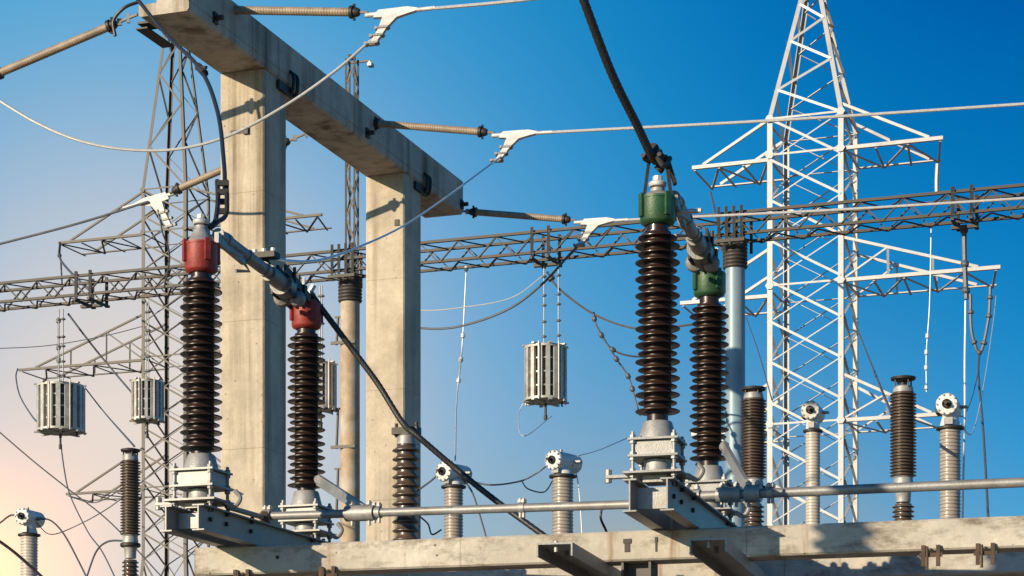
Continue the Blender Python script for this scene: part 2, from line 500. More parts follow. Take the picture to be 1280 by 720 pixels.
frames = []
for off, lab, pz in ((0.0, 'pale stained concrete beam along the bottom, nearest the camera', 0), (1.42, 'second pale concrete beam just behind and below the front beam', 0)):
    th = thing('concrete_beam', bpt(0, off, 0), lab, 'beam', 'low concrete beams carrying the switches')
    mb = MB(); c = 0.012; w = 0.26
    pr = [(c, BZ0), (w - c, BZ0), (w, BZ0 + c), (w, BZ1 - c), (w - c, BZ1), (c, BZ1), (0, BZ1 - c), (0, BZ0 + c)]
    vs = []
    for t in (0.0, 6.6):
        vs += [bpt(t, off + x, z) for x, z in pr]
    n = 8
    mb.add(vs, [[i, (i + 1) % n, n + (i + 1) % n, n + i][::-1] for i in range(n)] + [list(range(n)), list(range(n, 2 * n))[::-1]])
    mb.build('beam', M['beam_concrete'], th)
    for t in (0.28, 3.08, 6.2):                   # steel H posts
        mb = MB()
        for k in (-0.09, 0.09):
            mb.box(bpt(t + k, off + 0.13, (BZ0 - 0.004) / 2), bd * 0.008, bn * 0.1, UP * ((BZ0 - 0.004) / 2))
        mb.box(bpt(t, off + 0.13, (BZ0 - 0.004) / 2), bd * 0.08, bn * 0.007, UP * ((BZ0 - 0.01) / 2))
        mb.build('post', M['galv_dull'], th)
    if off == 0.0:
        for px in (287, 402, 1164, 1228):              # rusty clamps gripping the lower edge
            t = ((px - 640) / FPX * 14.2 - B0.x) / bd.x if px < 640 else ((px - 640) / FPX * 13.55 - B0.x) / bd.x
            mb = MB()
            for k in (-0.045, 0.045):
                mb.box(bpt(t + k, -0.014, BZ0 - 0.035), bd * 0.012, bn * 0.012, UP * 0.065)
            mb.box(bpt(t, -0.012, BZ0 - 0.03), bd * 0.07, bn * 0.01, UP * 0.012)
            mb.tube([bpt(t - 0.02, -0.03, BZ0 + 0.02), bpt(t - 0.02, -0.03, BZ0 - 0.12)], 0.009, 6)
            mb.build('clamp', M['rust'], th)
        for t, zf, hw_, hh in ((3.03, 0.5, 0.022, 0.05), (3.22, 0.5, 0.007, 0.055), (3.45, 0.18, 0.016, 0.016), (0.61, 0.55, 0.013, 0.013)):  # dark shapes standing in for the shaded insides of holes and slots
            p = bpt(t, 0, BZ0 + (BZ1 - BZ0) * zf)
            mb = MB()
            if hw_ == hh: mb.cyl(p - bn * 0.004, p + bn * 0.01, hh, 12)
            else: mb.box(p - bn * 0.002, bd * hw_ * 0.8, bn * 0.003, UP * hh * 0.8).box(p - bn * 0.003 + UP * hh * 0.6, bd * hw_ * 1.2, bn * 0.004, UP * hh * 0.3)
            mb.build('dark_hole_patch', M['iron'], th)

# steel cross channels under the beams, pointing at the camera
cd = Vector((0.24, 1, 0)).normalized(); cs = Vector((cd.y, -cd.x, 0))


def cross_channel(px, Y, lab, grp):
    c = P(px, HOR, Y); c.z = 0
    th = thing('cross_channel', c, lab, 'steel channel', grp)
    z1 = BZ0 - 0.004
    mb = MB()
    w, h, ln = 0.22, 0.07, 3.2
    mb.box(c + cd * ln / 2 + UP * (z1 - 0.005), cs * w / 2, cd * ln / 2, UP * 0.005)
    for k in (-1, 1):
        mb.box(c + cd * ln / 2 + cs * k * (w / 2 - 0.005) + UP * (z1 - 0.01 - h / 2), cs * 0.005, cd * ln / 2, UP * h / 2)
    mb.build('channel', M['galv'], th)
    mb = MB()
    for k in (0.05, 0.35):
        mb.cyl(c + cd * k + UP * (z1 - 0.05), c + cd * k + UP * (z1 + 0.015), 0.014, 6)
    mb.build('bolt', M['galv'], th)


cross_channel(693, 13.15, 'flat steel channel poking out under the front beam, left of the green-capped switch', 'steel channels under the front beam')
cross_channel(885, 12.95, 'flat steel channel poking out under the front beam, right below the green-capped switch', 'steel channels under the front beam')


# ------------------------------------------------------------------ brown post insulators with their pedestals
def shed_profile(h, nsh, r1, r2, core, thick=0.4):
    p = h / nsh; pr = [(core, 0)]
    for i in range(nsh):
        r = r1 if i % 2 == 0 else r2
        z = i * p
        pr += [(core, z + 0.12 * p), (r - 0.25 * (r - core), z + 0.26 * p), (r - 0.004, z + 0.24 * p), (r, z + 0.29 * p), (r, z + 0.37 * p), (r - 0.005, z + 0.42 * p),
               (core + 0.4 * (r - core), z + 0.56 * p), (core + 0.08 * (r - core), z + 0.72 * p), (core, z + 0.85 * p)]
    pr.append((core, h))
    return pr


def ring_bolts(mb, c, r, n, h, rb, ph=0.0):
    for k in range(n):
        a = 2 * math.pi * k / n + ph
        q = c + Vector((math.cos(a) * r, math.sin(a) * r, 0))
        mb.cyl(q - UP * h / 2, q + UP * h / 2, rb, 6)


def post_insulator(px, Y, ys, capmat, lab, ux, uy, rcap, capname):
    """ys: cone top, cap top, cap bottom, sheds top, sheds bottom, base cone top, plate 1, plate 2, plate 3, channel top"""
    z = [zy(y, Y) for y in ys]
    c = P(px, HOR, Y); c.z = 0
    th = thing('post_insulator', c + UP * z[9], lab, 'insulator', 'brown ribbed insulators of the switches')
    at = lambda h: c + UP * h
    MB().lathe(shed_profile(z[3] - z[4], 22, 0.138, 0.121, 0.084), at(z[4]), n=44).build('ribbed_body', M['porcelain'], th)
    MB().lathe([(0.068, z[2] - 0.01), (0.068, z[3] + 0.004)], c, n=32).build('neck', M['porcelain'], th)
    MB().lathe([(0.066, z[5] - 0.005), (0.066, z[4] + 0.004)], c, n=32).build('neck', M['porcelain'], th)
    hcap = z[1] - z[2]
    cap = MB().lathe([(rcap * 0.72, z[2] - 0.012), (rcap * 0.93, z[2]), (rcap, z[2] + 0.014), (rcap, z[1] - 0.02), (rcap * 1.03, z[1] - 0.018), (rcap * 1.03, z[1] - 0.004), (rcap * 0.9, z[1])], c, n=40).build(capname, capmat, th)
    for k in range(4):
        mb = MB()
        a = k * math.pi / 2 + 0.5
        q = at(z[1] - 0.06) + Vector((math.cos(a), math.sin(a), 0)) * (rcap + 0.006)
        mb.box(q, Vector((math.cos(a), math.sin(a), 0)) * 0.012, Vector((-math.sin(a), math.cos(a), 0)) * 0.018, UP * 0.07)
        mb.build('lug', capmat, cap)
    top = MB().lathe([(rcap * 0.86, z[1] + 0.001), (rcap * 0.8, z[1] + 0.012), (rcap * 0.42, z[0] - 0.02), (rcap * 0.4, z[0])], c, n=32).build('top_cone', M['cast'], th)
    mb = MB().cyl(at(z[0]), at(z[0] + 0.05), 0.022, 12).lathe([(0.05, z[0] + 0.012), (0.055, z[0] + 0.02), (0.055, z[0] + 0.035), (0.04, z[0] + 0.045)], c, n=20)
    mb.cyl(at(z[0] + 0.05), at(z[0] + 0.075), 0.03, 8)
    mb.build('stud', M['white_alu'], top)
    # grey base cone and the bearing pedestal
    MB().lathe([(0.118, z[6] + 0.01), (0.116, z[6] + 0.02), (0.092, z[5] - 0.015), (0.086, z[5] - 0.004), (0.07, z[5])], c, n=36).build('base_cone', M['cast'], th)
    ped = MB()
    W = 0.155
    ped.plate(at((z[6] + z[7]) / 2), 0.25, 0.25, abs(z[6] - z[7]) - 0.014, ux, uy)
    ped.lathe([(0.1, z[8]), (0.085, z[8] + 0.03), (0.085, z[7] - 0.01)], c, n=24)
    ped.plate(at((z[8] + z[9]) / 2), 0.15, 0.17, abs(z[8] - z[9]) - 0.012, ux, uy)
    pd = ped.build('pedestal', M['cast'], th)
    for zi, s in ((z[6], 0.31), (z[7], 0.31), (z[8], 0.36)):
        MB().plate(at(zi + 0.004), s, s, 0.013, ux, uy).build('flange_plate', M['galv'], pd)
    for i in (-1, 1):
        for j in (-1, 1):
            mb = MB()
            q = c + ux * i * 0.128 + uy * j * 0.128
            mb.cyl(q + UP * (z[9] - 0.03), q + UP * (z[6] + 0.05), 0.011, 8)
            for zi in (z[6], z[7], z[8]):
                mb.cyl(q + UP * (zi + 0.011), q + UP * (zi + 0.03), 0.021, 6)
                mb.cyl(q + UP * (zi - 0.022), q + UP * (zi - 0.003), 0.021, 6)
            mb.build('bolt', M['galv'], pd)
    # crank ears at the lowest plate
    mb = MB()
    mb.box(at(z[8] + 0.004) - ux * 0.25, ux * 0.07, uy * 0.03, UP * 0.009)
    mb.cyl(at(z[8] - 0.03) - ux * 0.31, at(z[8] + 0.05) - ux * 0.31, 0.022, 8)
    mb.tube(spline([at(z[8]) + ux * 0.18, at(z[8] - 0.03) + ux * 0.24, at(z[8] + 0.02) + ux * 0.28, at(z[8] + 0.07) + ux * 0.245], 6), 0.016, 8)
    mb.build('crank_ear', M['galv'], pd)
    return c, z


pl = {}
Ld = Vector((0.54, 1.65, 0)).normalized(); Ls = Vector((Ld.y, -Ld.x, 0))
Rd = Vector((0.525, 1.9, 0)).normalized(); Rs = Vector((Rd.y, -Rd.x, 0))
pl['ln'] = post_insulator(251.5, 14.4, (283, 304, 340, 349, 564, 568, 591, 611, 629, 638), M['red'], 'brown ribbed insulator with red cap standing in front of the nearer concrete column', Ls, Ld, 0.108, 'red_cap')
pl['lf'] = post_insulator(383, 16.05, (374, 380, 410, 418, 610, 614, 636, 654, 668, 676), M['red'], 'brown ribbed insulator with red cap standing in the gap between the two concrete columns', Ls, Ld, 0.108, 'red_cap')
pl['rn'] = post_insulator(822, 13.5, (236, 247, 280, 291, 518, 527, 553, 574, 595, 606), M['green'], 'biggest brown ribbed insulator, green cap directly under the thick black cable from above', Rs, Rd, 0.109, 'green_cap')
pl['rf'] = post_insulator(886.5, 15.4, (333, 341, 370, 381, 576, 583, 606, 625, 641, 652), M['green'], 'brown ribbed insulator with green cap right beside the pale blue pole', Rs, Rd, 0.109, 'green_cap')


# ------------------------------------------------------------------ twin channels under each pair
def channel_base(c0, z1, ud, us, l0, l1, lab):
    th = thing('switch_base', c0 + UP * (z1 - 0.2), lab, 'steel base', 'steel bases of the switches')
    h, t = z1 - BZ1 - 0.004, 0.009
    for k in (-1, 1):
        mb = MB()
        fw = 0.042
        pr = [(-fw, 0), (fw, 0), (fw, t), (t / 2, t), (t / 2, h - t), (fw, h - t), (fw, h), (-fw, h), (-fw, h - t), (-t / 2, h - t), (-t / 2, t), (-fw, t)]
        pr = [(x + k * 0.115, y) for x, y in pr]
        mb.extrude(pr, c0 - ud * l0 + UP * (BZ1 + 0.004), c0 + ud * l1 + UP * (BZ1 + 0.004))
        mb.build('channel', M['galv'], th)
    for q in (-l0 + 0.16, (l1 - l0) / 2, l1 - 0.15):
        mb = MB().box(c0 + ud * q + UP * (BZ1 + 0.004 + h / 2), us * 0.1, ud * 0.006, UP * (h / 2 - 0.035))
        mb.build('web_plate', M['cast'], th)
    for q in (-0.12, 0.12, 0.5, l1 - 0.5, l1 - 0.3):
        for k in (-1, 1):
            mb = MB()
            mb.cyl(c0 + ud * q + us * k * 0.112 + UP * (BZ1 + h * 0.55), c0 + ud * q + us * k * 0.136 + UP * (BZ1 + h * 0.55), 0.016, 6)
            mb.cyl(c0 + ud * q + us * k * 0.135 + UP * (z1 - 0.03), c0 + ud * q + us * k * 0.135 + UP * (z1 + 0.018), 0.014, 6)
            mb.build('bolt', M['iron'], th)


channel_base(pl['ln'][0], pl['ln'][1][9], Ld, Ls, 0.28, 2.02, 'long grey channel base under the two red-capped insulators')
channel_base(pl['rn'][0], pl['rn'][1][9], Rd, Rs, 0.28, 2.25, 'long grey channel base under the two green-capped insulators')


# ------------------------------------------------------------------ contact arms across each pair
def contact_arm(a, b, lab, sd):
    """a, b: tops of the two insulators"""
    th = thing('contact_arm', a, lab, 'switch arm', 'contact arms joining the capped insulators')
    dr = (b - a)
    p = lambda t, up=0.0, s=0.0: a + dr * t + UP * up + sd * s
    MB().tube([p(0.04, 0.02), p(0.6, 0.0)], 0.042, 16).build('tube', M['arm'], th)
    mb = MB().bar(p(0.0, -0.02, 0.02), p(0.3, -0.03, 0.0), 0.03, 0.07).bar(p(0.02, -0.03, -0.05), p(0.2, -0.055, 0.06), 0.02, 0.02)
    mb.tube([p(0.3, -0.05), p(0.36, -0.08), p(0.30, -0.1, -0.06)], 0.012, 8)
    mb.build('stiffener', M['galv'], th)
    jaw = MB().tube([p(0.56), p(0.72, -0.01)], 0.058, 16).tube([p(0.70, -0.01), p(0.76, -0.02)], 0.085, 18)
    jaw.lathe([(0.03, -0.05), (0.062, -0.03), (0.07, 0), (0.062, 0.03), (0.03, 0.05)], p(0.8, -0.07, -0.05), dr.normalized(), 16)
    jaw.lathe([(0.03, -0.05), (0.055, -0.03), (0.06, 0), (0.055, 0.03), (0.03, 0.05)], p(0.8, -0.085, 0.06), dr.normalized(), 16)
    for q in (0.12, 0.33, 0.52):
        jaw.tube([p(q - 0.015, 0.02 - q * 0.03), p(q + 0.015, 0.02 - q * 0.03)], 0.05, 14)
    j = jaw.build('jaw', M['arm'], th)
    mb = MB()
    for k in (-1, 0, 1):
        mb.bar(p(0.66, 0.07, k * 0.06), p(0.93, -0.03, k * 0.07), 0.018, 0.06)
        mb.bar(p(0.7, -0.07, k * 0.07), p(0.9, -0.1, k * 0.05), 0.016, 0.03)
        mb.cyl(p(0.74, 0.0, k * 0.08), p(0.74, 0.11, k * 0.08), 0.012, 8)
        mb.cyl(p(0.82, 0.0, k * 0.06), p(0.82, 0.09, k * 0.06), 0.013, 8)
    mb.bar(p(0.86, 0.0, -0.09), p(0.86, 0.0, 0.09), 0.05, 0.07)
    mb.build('finger', M['iron'], j)
    mb = MB().box(p(1.0, 0.03), dr.normalized() * 0.06, sd * 0.05, UP * 0.022).bar(p(0.86, 0.0), p(1.0, 0.02), 0.05, 0.05)
    mb.bar(p(1.0, 0.05, -0.03), p(1.0, 0.16, -0.02), 0.05, 0.02).bar(p(1.0, 0.05, 0.03), p(1.0, 0.1, 0.06), 0.05, 0.02)
    mb.build('terminal_block', M['white_alu'], th)
    return p


aL = contact_arm(pl['ln'][0] + UP * (pl['ln'][1][0] - 0.06) + Ls * 0.09, pl['lf'][0] + UP * (pl['lf'][1][0] + 0.0), 'thick grey switch arm reaching from red cap to red cap across the nearer column', Ls)
aR = contact_arm(pl['rn'][0] + UP * (pl['rn'][1][0] - 0.06) + Rs * 0.09, pl['rf'][0] + UP * (pl['rf'][1][0] + 0.02), 'thick grey switch arm running down from green cap to green cap', Rs)

# ------------------------------------------------------------------ drive pipes and cranks
def pipe(name, pts, r, lab, cat='pipe', grp=None, mt='galv', couplers=()):
    pts = [P(*p) for p in pts]
    th = thing(name, pts[0], lab, cat, grp)
    MB().tube(pts, r, 16).build('tube', M[mt], th)
    dr = (pts[-1] - pts[0])
    for t, ln, rr in couplers:
        q = pts[0] + dr * t
        u = dr.normalized()
        mb = MB().tube([q - u * ln, q + u * ln], rr, 14)
        for k in (-0.6, 0.6):
            mb.cyl(q + u * ln * k - UP * (rr + 0.03), q + u * ln * k + UP * (rr + 0.03), 0.012, 6)
            mb.cyl(q + u * ln * k + UP * (rr), q + u * ln * k + UP * (rr + 0.02), 0.022, 6)
        mb.build('coupler', M['cast'], th)


pipe('drive_pipe', [(326, 645.5, 15.35), (790, 630.5, 14.2)], 0.029, 'long grey drive pipe from the red-capped switch to the green-capped switch', grp='drive pipes along the low beams', couplers=((0.02, 0.03, 0.045), (0.285, 0.11, 0.055), (0.33, 0.03, 0.04), (0.72, 0.02, 0.034)))
pipe('drive_pipe', [(852, 621, 14.25), (1300, 602, 13.4)], 0.031, 'grey drive pipe running off to the right edge past the white lattice tower', grp='drive pipes along the low beams', couplers=((0.03, 0.06, 0.045), (0.14, 0.08, 0.05), (0.21, 0.05, 0.055), (0.26, 0.02, 0.036)))


def lever(pts, w, lab, mt='galv'):
    pts = [P(*p) for p in pts]
    th = thing('crank_lever', pts[0], lab, 'lever', 'crank levers of the switches')
    MB().bar(pts[0], pts[1], 0.025, w).build('bar', M[mt], th)
    mb = MB()
    for q in pts:
        mb.cyl(q - Vector((0, 0.03, 0)), q + Vector((0, 0.03, 0)), w * 0.4, 12)
    mb.build('pivot', M['cast'], th)


lever([(398, 600, 15.75), (456, 638, 15.05)], 0.075, 'tan crank lever slanting from the red-capped insulator down to the drive pipe')
lever([(905, 558, 15.1), (932, 606, 14.3)], 0.08, 'pale crank lever slanting down behind the green-capped insulator')

# linkage and fittings at the left switch, beside the base
rod_pts = [P(285, 634, 14.6), P(330, 647, 15.3)]
th = thing('linkage_rod', rod_pts[0], 'short dark linkage rod along the top of the left channel base', 'rod')
MB().tube(rod_pts, 0.018, 10).build('rod', M['galv'], th)
MB().lathe([(0.02, -0.03), (0.045, -0.02), (0.045, 0.02), (0.02, 0.03)], rod_pts[1], (1, 0.2, 0), 14).build('knuckle', M['rust'], th)


# ------------------------------------------------------------------ cables and wires
def wire(name, pts, r, lab, mt, cat='wire', grp=None, n=8, res=10, raw=False):
    q = pts if raw else [P(*p) for p in pts]
    q = spline(q, res)
    o = q[0]
    mb = MB().tube(q, r, n, lobes=6 if n >= 24 else 0)
    ob = mb.build(name, M[mt])
    # origin at its first point
    ob.data.transform(Matrix.Translation(-o)); ob.location = o
    return tag(ob, lab, cat, grp)


# thick cable dropping to the green cap
def thick_cable():
    top = pl['rn'][0] + UP * (pl['rn'][1][0] + 0.08)
    q = [P(722, -20, 12.7), P(763, 88, 13.0), P(797, 158, 13.25), P(815, 196, 13.4), top + UP * 0.1]
    th = thing('drop_cable', top, 'thick black cable dropping from the top edge onto the biggest green-capped insulator', 'cable')
    MB().tube(spline(q, 40), 0.025, 30, lobes=6).build('cable', M['dark_cable'], th)
    cl = MB()
    a, b = q[3], q[4]
    cl.tube([a + UP * 0.05, b], 0.042, 12)
    cl.tube(spline([b + UP * 0.05, b.lerp(top, 0.4) + Rs * 0.02, top + UP * 0.03], 5), 0.03, 10)
    cl.tube(spline([a + Rs * 0.03, a + Rs * 0.075 - UP * 0.06, b + Rs * 0.075], 5), 0.018, 8)
    for t in (0.1, 0.4, 0.7):
        m = a.lerp(b, t)
        cl.bar(m - Rs * 0.06, m + Rs * 0.06, 0.05, 0.03)
        cl.cyl(m + Rs * 0.05 - Rd * 0.05, m + Rs * 0.05 + Rd * 0.05, 0.014, 6)
        cl.cyl(m - Rs * 0.05 - Rd * 0.05, m - Rs * 0.05 + Rd * 0.05, 0.014, 6)
    c = cl.build('clamp', M['iron'], th)
    mb = MB()
    for k in (-1, 1):
        mb.bar(b + Rs * k * 0.05 + UP * 0.02, top + Rs * k * 0.085 - UP * 0.13, 0.034, 0.02)
    mb.bar(b + Rs * 0.06, top + Rs * 0.11 - UP * 0.06, 0.05, 0.02)
    mb.build('strap', M['iron'], c)


thick_cable()
# the same kind of drop on the left switch
topL = pl['ln'][0] + UP * (pl['ln'][1][0] + 0.05)


def left_drop():
    th = thing('drop_cable', topL, 'dark jumper cable curving down beside the nearer column onto the red cap', 'cable')
    q = [P(160, -16, 18.2), P(205, 40, 17.6), P(250, 86, 16.8), P(272, 140, 16.0), P(280, 205, 15.2), P(281, 236, 14.9)]
    MB().tube(spline(q, 10), 0.016, 10).build('cable', M['dark_cable'], th)
    cl = MB()
    for k in (-0.035, 0.025):
        cl.tube(spline([P(278, 226, 14.8) + Vector((k, 0, 0)), P(279, 250, 14.65) + Vector((k, 0, 0)), P(277, 270, 14.55) + Vector((k, 0, 0)), P(268, 279, 14.45)], 6), 0.016, 8)
    for py in (229, 240, 252, 264):
        cl.bar(P(272, py, 14.7), P(286, py, 14.7), 0.03, 0.035)
    cl.tube(spline([P(272, 276, 14.5), P(262, 283, 14.42), topL + UP * 0.02], 5), 0.022, 8)
    cl.build('clamp', M['iron'], th)
    a, b = P(248, 83, 16.82), P(256, 92, 16.7)
    MB().tube([a, b], 0.03, 8).bar(P(245, 86, 16.8), P(258, 84, 16.7), 0.02, 0.02).build('joint', M['iron'], th)


left_drop()
tl = pl['lf'][0] + UP * (pl['lf'][1][0] + 0.04)
cb = wire('slanting_cable', [(388, 366, 16.0), (403, 387, 16.05), (443, 440, 16.1), (472, 479, 16.1), (503, 528, 16.05), (522, 545, 16.0), (570, 586, 16.0), (620, 626, 15.9), (682, 671, 15.75), (720, 699, 15.7)], 0.021, 'long black cable slanting from the middle red cap down to the bottom beam', 'dark_cable', 'cable', n=30, res=30)


# ------------------------------------------------------------------ strings, dead-end clamps and line wires on the gantry
def rod_string(a, b, lab, grp='tan rod insulators on the gantry', r=0.046, f0=0.17, f1=0.08):
    """a: anchor, b: clamp end"""
    th = thing('rod_insulator', a, lab, 'rod insulator', grp)
    u = (b - a); Lh = u.length; u.normalize()
    p0, p1 = a + u * Lh * f0, b - u * Lh * f1
    ln = (p1 - p0).length
    ns = int(ln / 0.032)
    pr = []
    for i in range(ns):
        h = i * ln / ns
        pr += [(r * 0.93, h), (r, h + 0.3 * ln / ns), (r, h + 0.55 * ln / ns), (r * 0.93, h + 0.8 * ln / ns)]
    MB().lathe(pr, p0, u, 16).build('ribbed_rod', M['rod'], th)
    for q, s in ((p0, -1), (p1, 1)):
        mb = MB()
        mb.lathe([(r * 1.05, -0.05), (r * 1.5, -0.045), (r * 1.5, -0.01), (r * 1.1, 0.0), (r * 1.1, 0.03), (r * 0.8, 0.06)], q, u * s, 14)
        mb.bar(q + u * s * 0.0 + UP * r * 1.9, q - UP * r * 1.9, 0.025, 0.03)
        mb.build('end_fitting', M['iron'], th)
    mb = MB().tube([a, p0], 0.017, 8).tube([p1, b], 0.017, 8)
    mb.bar(a.lerp(p0, 0.35) - UP * 0.05, a.lerp(p0, 0.35) + UP * 0.05, 0.03, 0.03).bar(a.lerp(p0, 0.7) - UP * 0.035, a.lerp(p0, 0.7) + UP * 0.035, 0.03, 0.05)
    mb.build('link', M['galv'], th)
    return u


def dead_end(c, out_dir, down_dir, lab, sc=1.0):
    """white three-legged clamp"""
    th = thing('strain_clamp', c, lab, 'clamp', 'white strain clamps')
    out_dir = out_dir.normalized(); down_dir = down_dir.normalized()
    nrm = out_dir.cross(down_dir).normalized()
    mb = MB()
    k = sc

    def pl_(a, b):
        return c + out_dir * a * k + down_dir * b * k
    outl = [pl_(-0.16, -0.045), pl_(0.16, -0.05), pl_(0.30, -0.018), pl_(0.30, 0.02), pl_(0.20, 0.05), pl_(0.12, 0.08), pl_(0.085, 0.2), pl_(0.075, 0.42), pl_(0.01, 0.42), pl_(-0.01, 0.2), pl_(-0.05, 0.06), pl_(-0.16, 0.05)]
    t = 0.022 * k
    n = len(outl)
    mb.add([p + nrm * t for p in outl] + [p - nrm * t for p in outl],
           [list(range(n)), list(range(n, 2 * n))[::-1]] + [[i, n + i, n + (i + 1) % n, (i + 1) % n] for i in range(n)])
    mb.tube([pl_(0.25, 0), pl_(0.5, 0)], 0.022 * k, 10)
    mb.tube([pl_(-0.28, 0), pl_(-0.1, 0)], 0.026 * k, 10)
    mb.build('body', M['white_alu'], th)
    mb = MB()
    for b in (0.2, 0.3, 0.4):
        mb.box(pl_(0.045, b + 0.0), out_dir * 0.055 * k, down_dir * 0.014 * k, nrm * 0.035 * k)
        mb.cyl(pl_(-0.04, b) - nrm * 0.03 * k, pl_(-0.04, b) + nrm * 0.03 * k, 0.02 * k, 6)
    mb.build('bolt', M['galv'], th)
    return pl_(0.045, 0.34), pl_(0.45, 0)


def ev(px, py, Y): return P(px, py, Y)


rd_ = Vector((1, -0.06, 0.0)).normalized()


def line(anchor, clamp, far, lab_s, lab_c, lab_w, jump_dir, sc=1.0, rw=0.019):
    a, c = P(*anchor), P(*clamp)
    u = (c - a).normalized()
    rod_string(a, c - u * 0.26 * sc, lab_s)
    fdir = (P(*far) - c).normalized()
    jd = P(clamp[0] + jump_dir[0], clamp[1] + jump_dir[1], clamp[2]) - c
    j, w = dead_end(c, fdir, jd, lab_c, sc)
    f = P(*far)
    mid = w.lerp(f, 0.5) - UP * 0.02
    wire('line_wire', [w - fdir * 0.2, mid, f], rw, lab_w, 'alu', 'wire', 'grey line wires', raw=True)
    return j


jB = line((250, 12, 24.2), (488, 16, 23.5), (760, -14, 22.9), 'tan rod insulator crossing the top edge over the near gantry end', 'white strain clamp at the top, right of the nearer column', 'grey wire leaving the picture at the top middle', (-28, 42))
jC = line((440, 152, 27.9), (642, 168, 27.2), (1310, 128, 25.2), 'tan rod insulator at the middle of the gantry beam', 'white strain clamp left of the thick black drop cable', 'grey wire crossing the sky in front of the white tower', (-34, 48))
jD = line((566, 263, 31.2), (742, 277, 30.5), (1310, 246, 28.4), 'tan rod insulator at the far low end of the gantry beam', 'white strain clamp just left of the biggest green cap', 'grey wire running just above the lattice girder on the right', (-34, 50))
# on the other side of the beam
aA, bA = P(172, 18, 23.6), P(-14, 97, 24.3)
rod_string(aA, bA, 'tan rod insulator slanting down to the left edge from the near beam end', f0=0.17, f1=0.06)
tagA = wire('tail_wire', [(144, 45, 23.65), (142, 26, 23.65), (155, 10, 23.6), (174, 2, 23.6)], 0.018, 'short dark tail looping over the rod insulator at the beam end', 'dark_cable')
E0, E1 = P(398, 160, 27.6), P(212, 241, 28.3)
rod_string(E0, E1, 'tan rod insulator passing behind the nearer column', f0=0.22, f1=0.05)
jE, wE = dead_end(P(196, 248, 28.4), P(0, 305, 29.2) - P(196, 248, 28.4), P(210, 272, 28.4) - P(196, 248, 28.4), 'white strain clamp in front of the left lattice tower')
wire('line_wire', [P(185, 252, 28.4), P(95, 280, 28.8), P(-20, 310, 29.3)], 0.017, 'grey wire running from the left lattice tower to the left edge', 'grey_wire', 'wire', 'grey line wires', raw=True)

wire('jumper_wire', [jB, P(462, 52, 23.5), P(420, 88, 23.5), P(360, 130, 23.6), P(290, 168, 23.7), P(225, 186, 23.8), P(160, 187, 23.9), P(100, 176, 24.0), P(45, 153, 24.1), P(-10, 120, 24.2)], 0.0165, 'pale jumper wire drooping in front of the nearer column to the left edge', 'alu', 'wire', 'drooping jumper wires', raw=True)
endC = aL(0.66, 0.14)
wire('jumper_wire', [jC, P(610, 208, 26.6), P(560, 245, 25.0), P(505, 282, 23.0), P(450, 308, 20.5), P(400, 325, 18.0), P(360, 326, 16.2), P(338, 321, 15.4)], 0.011, 'thin jumper wire drooping across the farther column to the left switch arm', 'alu', 'wire', 'drooping jumper wires', raw=True)
wire('jumper_wire', [jD, P(712, 318, 30.8), P(680, 353, 31.3), P(640, 384, 31.7), P(590, 404, 32.0), P(545, 411, 32.3), P(480, 405, 32.8)], 0.017, 'dark jumper wire sagging in the blue gap behind the farther column', 'grey_wire', 'wire', 'drooping jumper wires', raw=True)

# tee clamp on the left arm
tc_ = P(330, 320, 15.35)
th = thing('tee_clamp', tc_, 'flat dark tee clamp above the left switch arm in front of the nearer column', 'clamp')
MB().box(tc_, Ls * 0.1, Ld * 0.05, UP * 0.02).bar(tc_ - Ls * 0.02, aL(0.62, 0.02), 0.03, 0.04).build('body', M['iron'], th)
mb = MB()
for k in (-0.07, 0.0, 0.07):
    mb.cyl(tc_ + Ls * k + UP * 0.01, tc_ + Ls * k + UP * 0.05, 0.018, 8)
mb.build('bolt', M['white_alu'], th)
# pad on the right arm
th = thing('terminal_pipe', P(846, 265, 13.6), 'short pale pipe stub beside the biggest green cap', 'pipe')
MB().tube([P(843, 266, 13.62), P(877, 263, 13.55)], 0.016, 12).build('stub', M['white_alu'], th)


# ------------------------------------------------------------------ small insulator that carries the slanting cable
def thin_post(px, Y, y_top, y_bot, r, nsh, lab, foot=0.0):
    c = P(px, HOR, Y); c.z = 0
    z1, z0 = zy(y_top, Y), zy(y_bot, Y)
    th = thing('support_insulator', c, lab, 'insulator')
    MB().lathe(shed_profile(z1 - z0, nsh, r, r, r * 0.66), c + UP * z0, n=32).build('ribbed_body', M['arrester'], th)
    MB().lathe([(r * 0.7, z1), (r * 0.62, z1 + 0.06), (r * 0.45, z1 + 0.075)], c, n=24).build('cap', M['cast'], th)
    mb = MB().bar(c + UP * (z1 + 0.1) - d2 * 0.1, c + UP * (z1 + 0.1) + d2 * 0.1, 0.09, 0.05)
    for k in (-0.08, 0.08):
        mb.cyl(c + UP * (z1 + 0.06) + d2 * k, c + UP * (z1 + 0.16) + d2 * k, 0.014, 6)
    mb.build('cable_clamp', M['iron'], th)
    MB().lathe([(0.09, foot), (0.09, z0 - 0.02), (0.13, z0 - 0.02), (0.13, z0)], c, n=20).build('stand', M['galv_dull'], th)


thin_post(508, 16.15, 556, 690, 0.104, 12, 'slim brown ribbed insulator holding the slanting cable, in front of the farther column', BZ1 + 0.004)
thin_post(-172, 9.6, -170, 250, 0.17, 14, 'thick brown ribbed insulator added unseen outside the left edge to throw a jagged shadow')  # unseen insulator added to cast jagged shade on the low beams


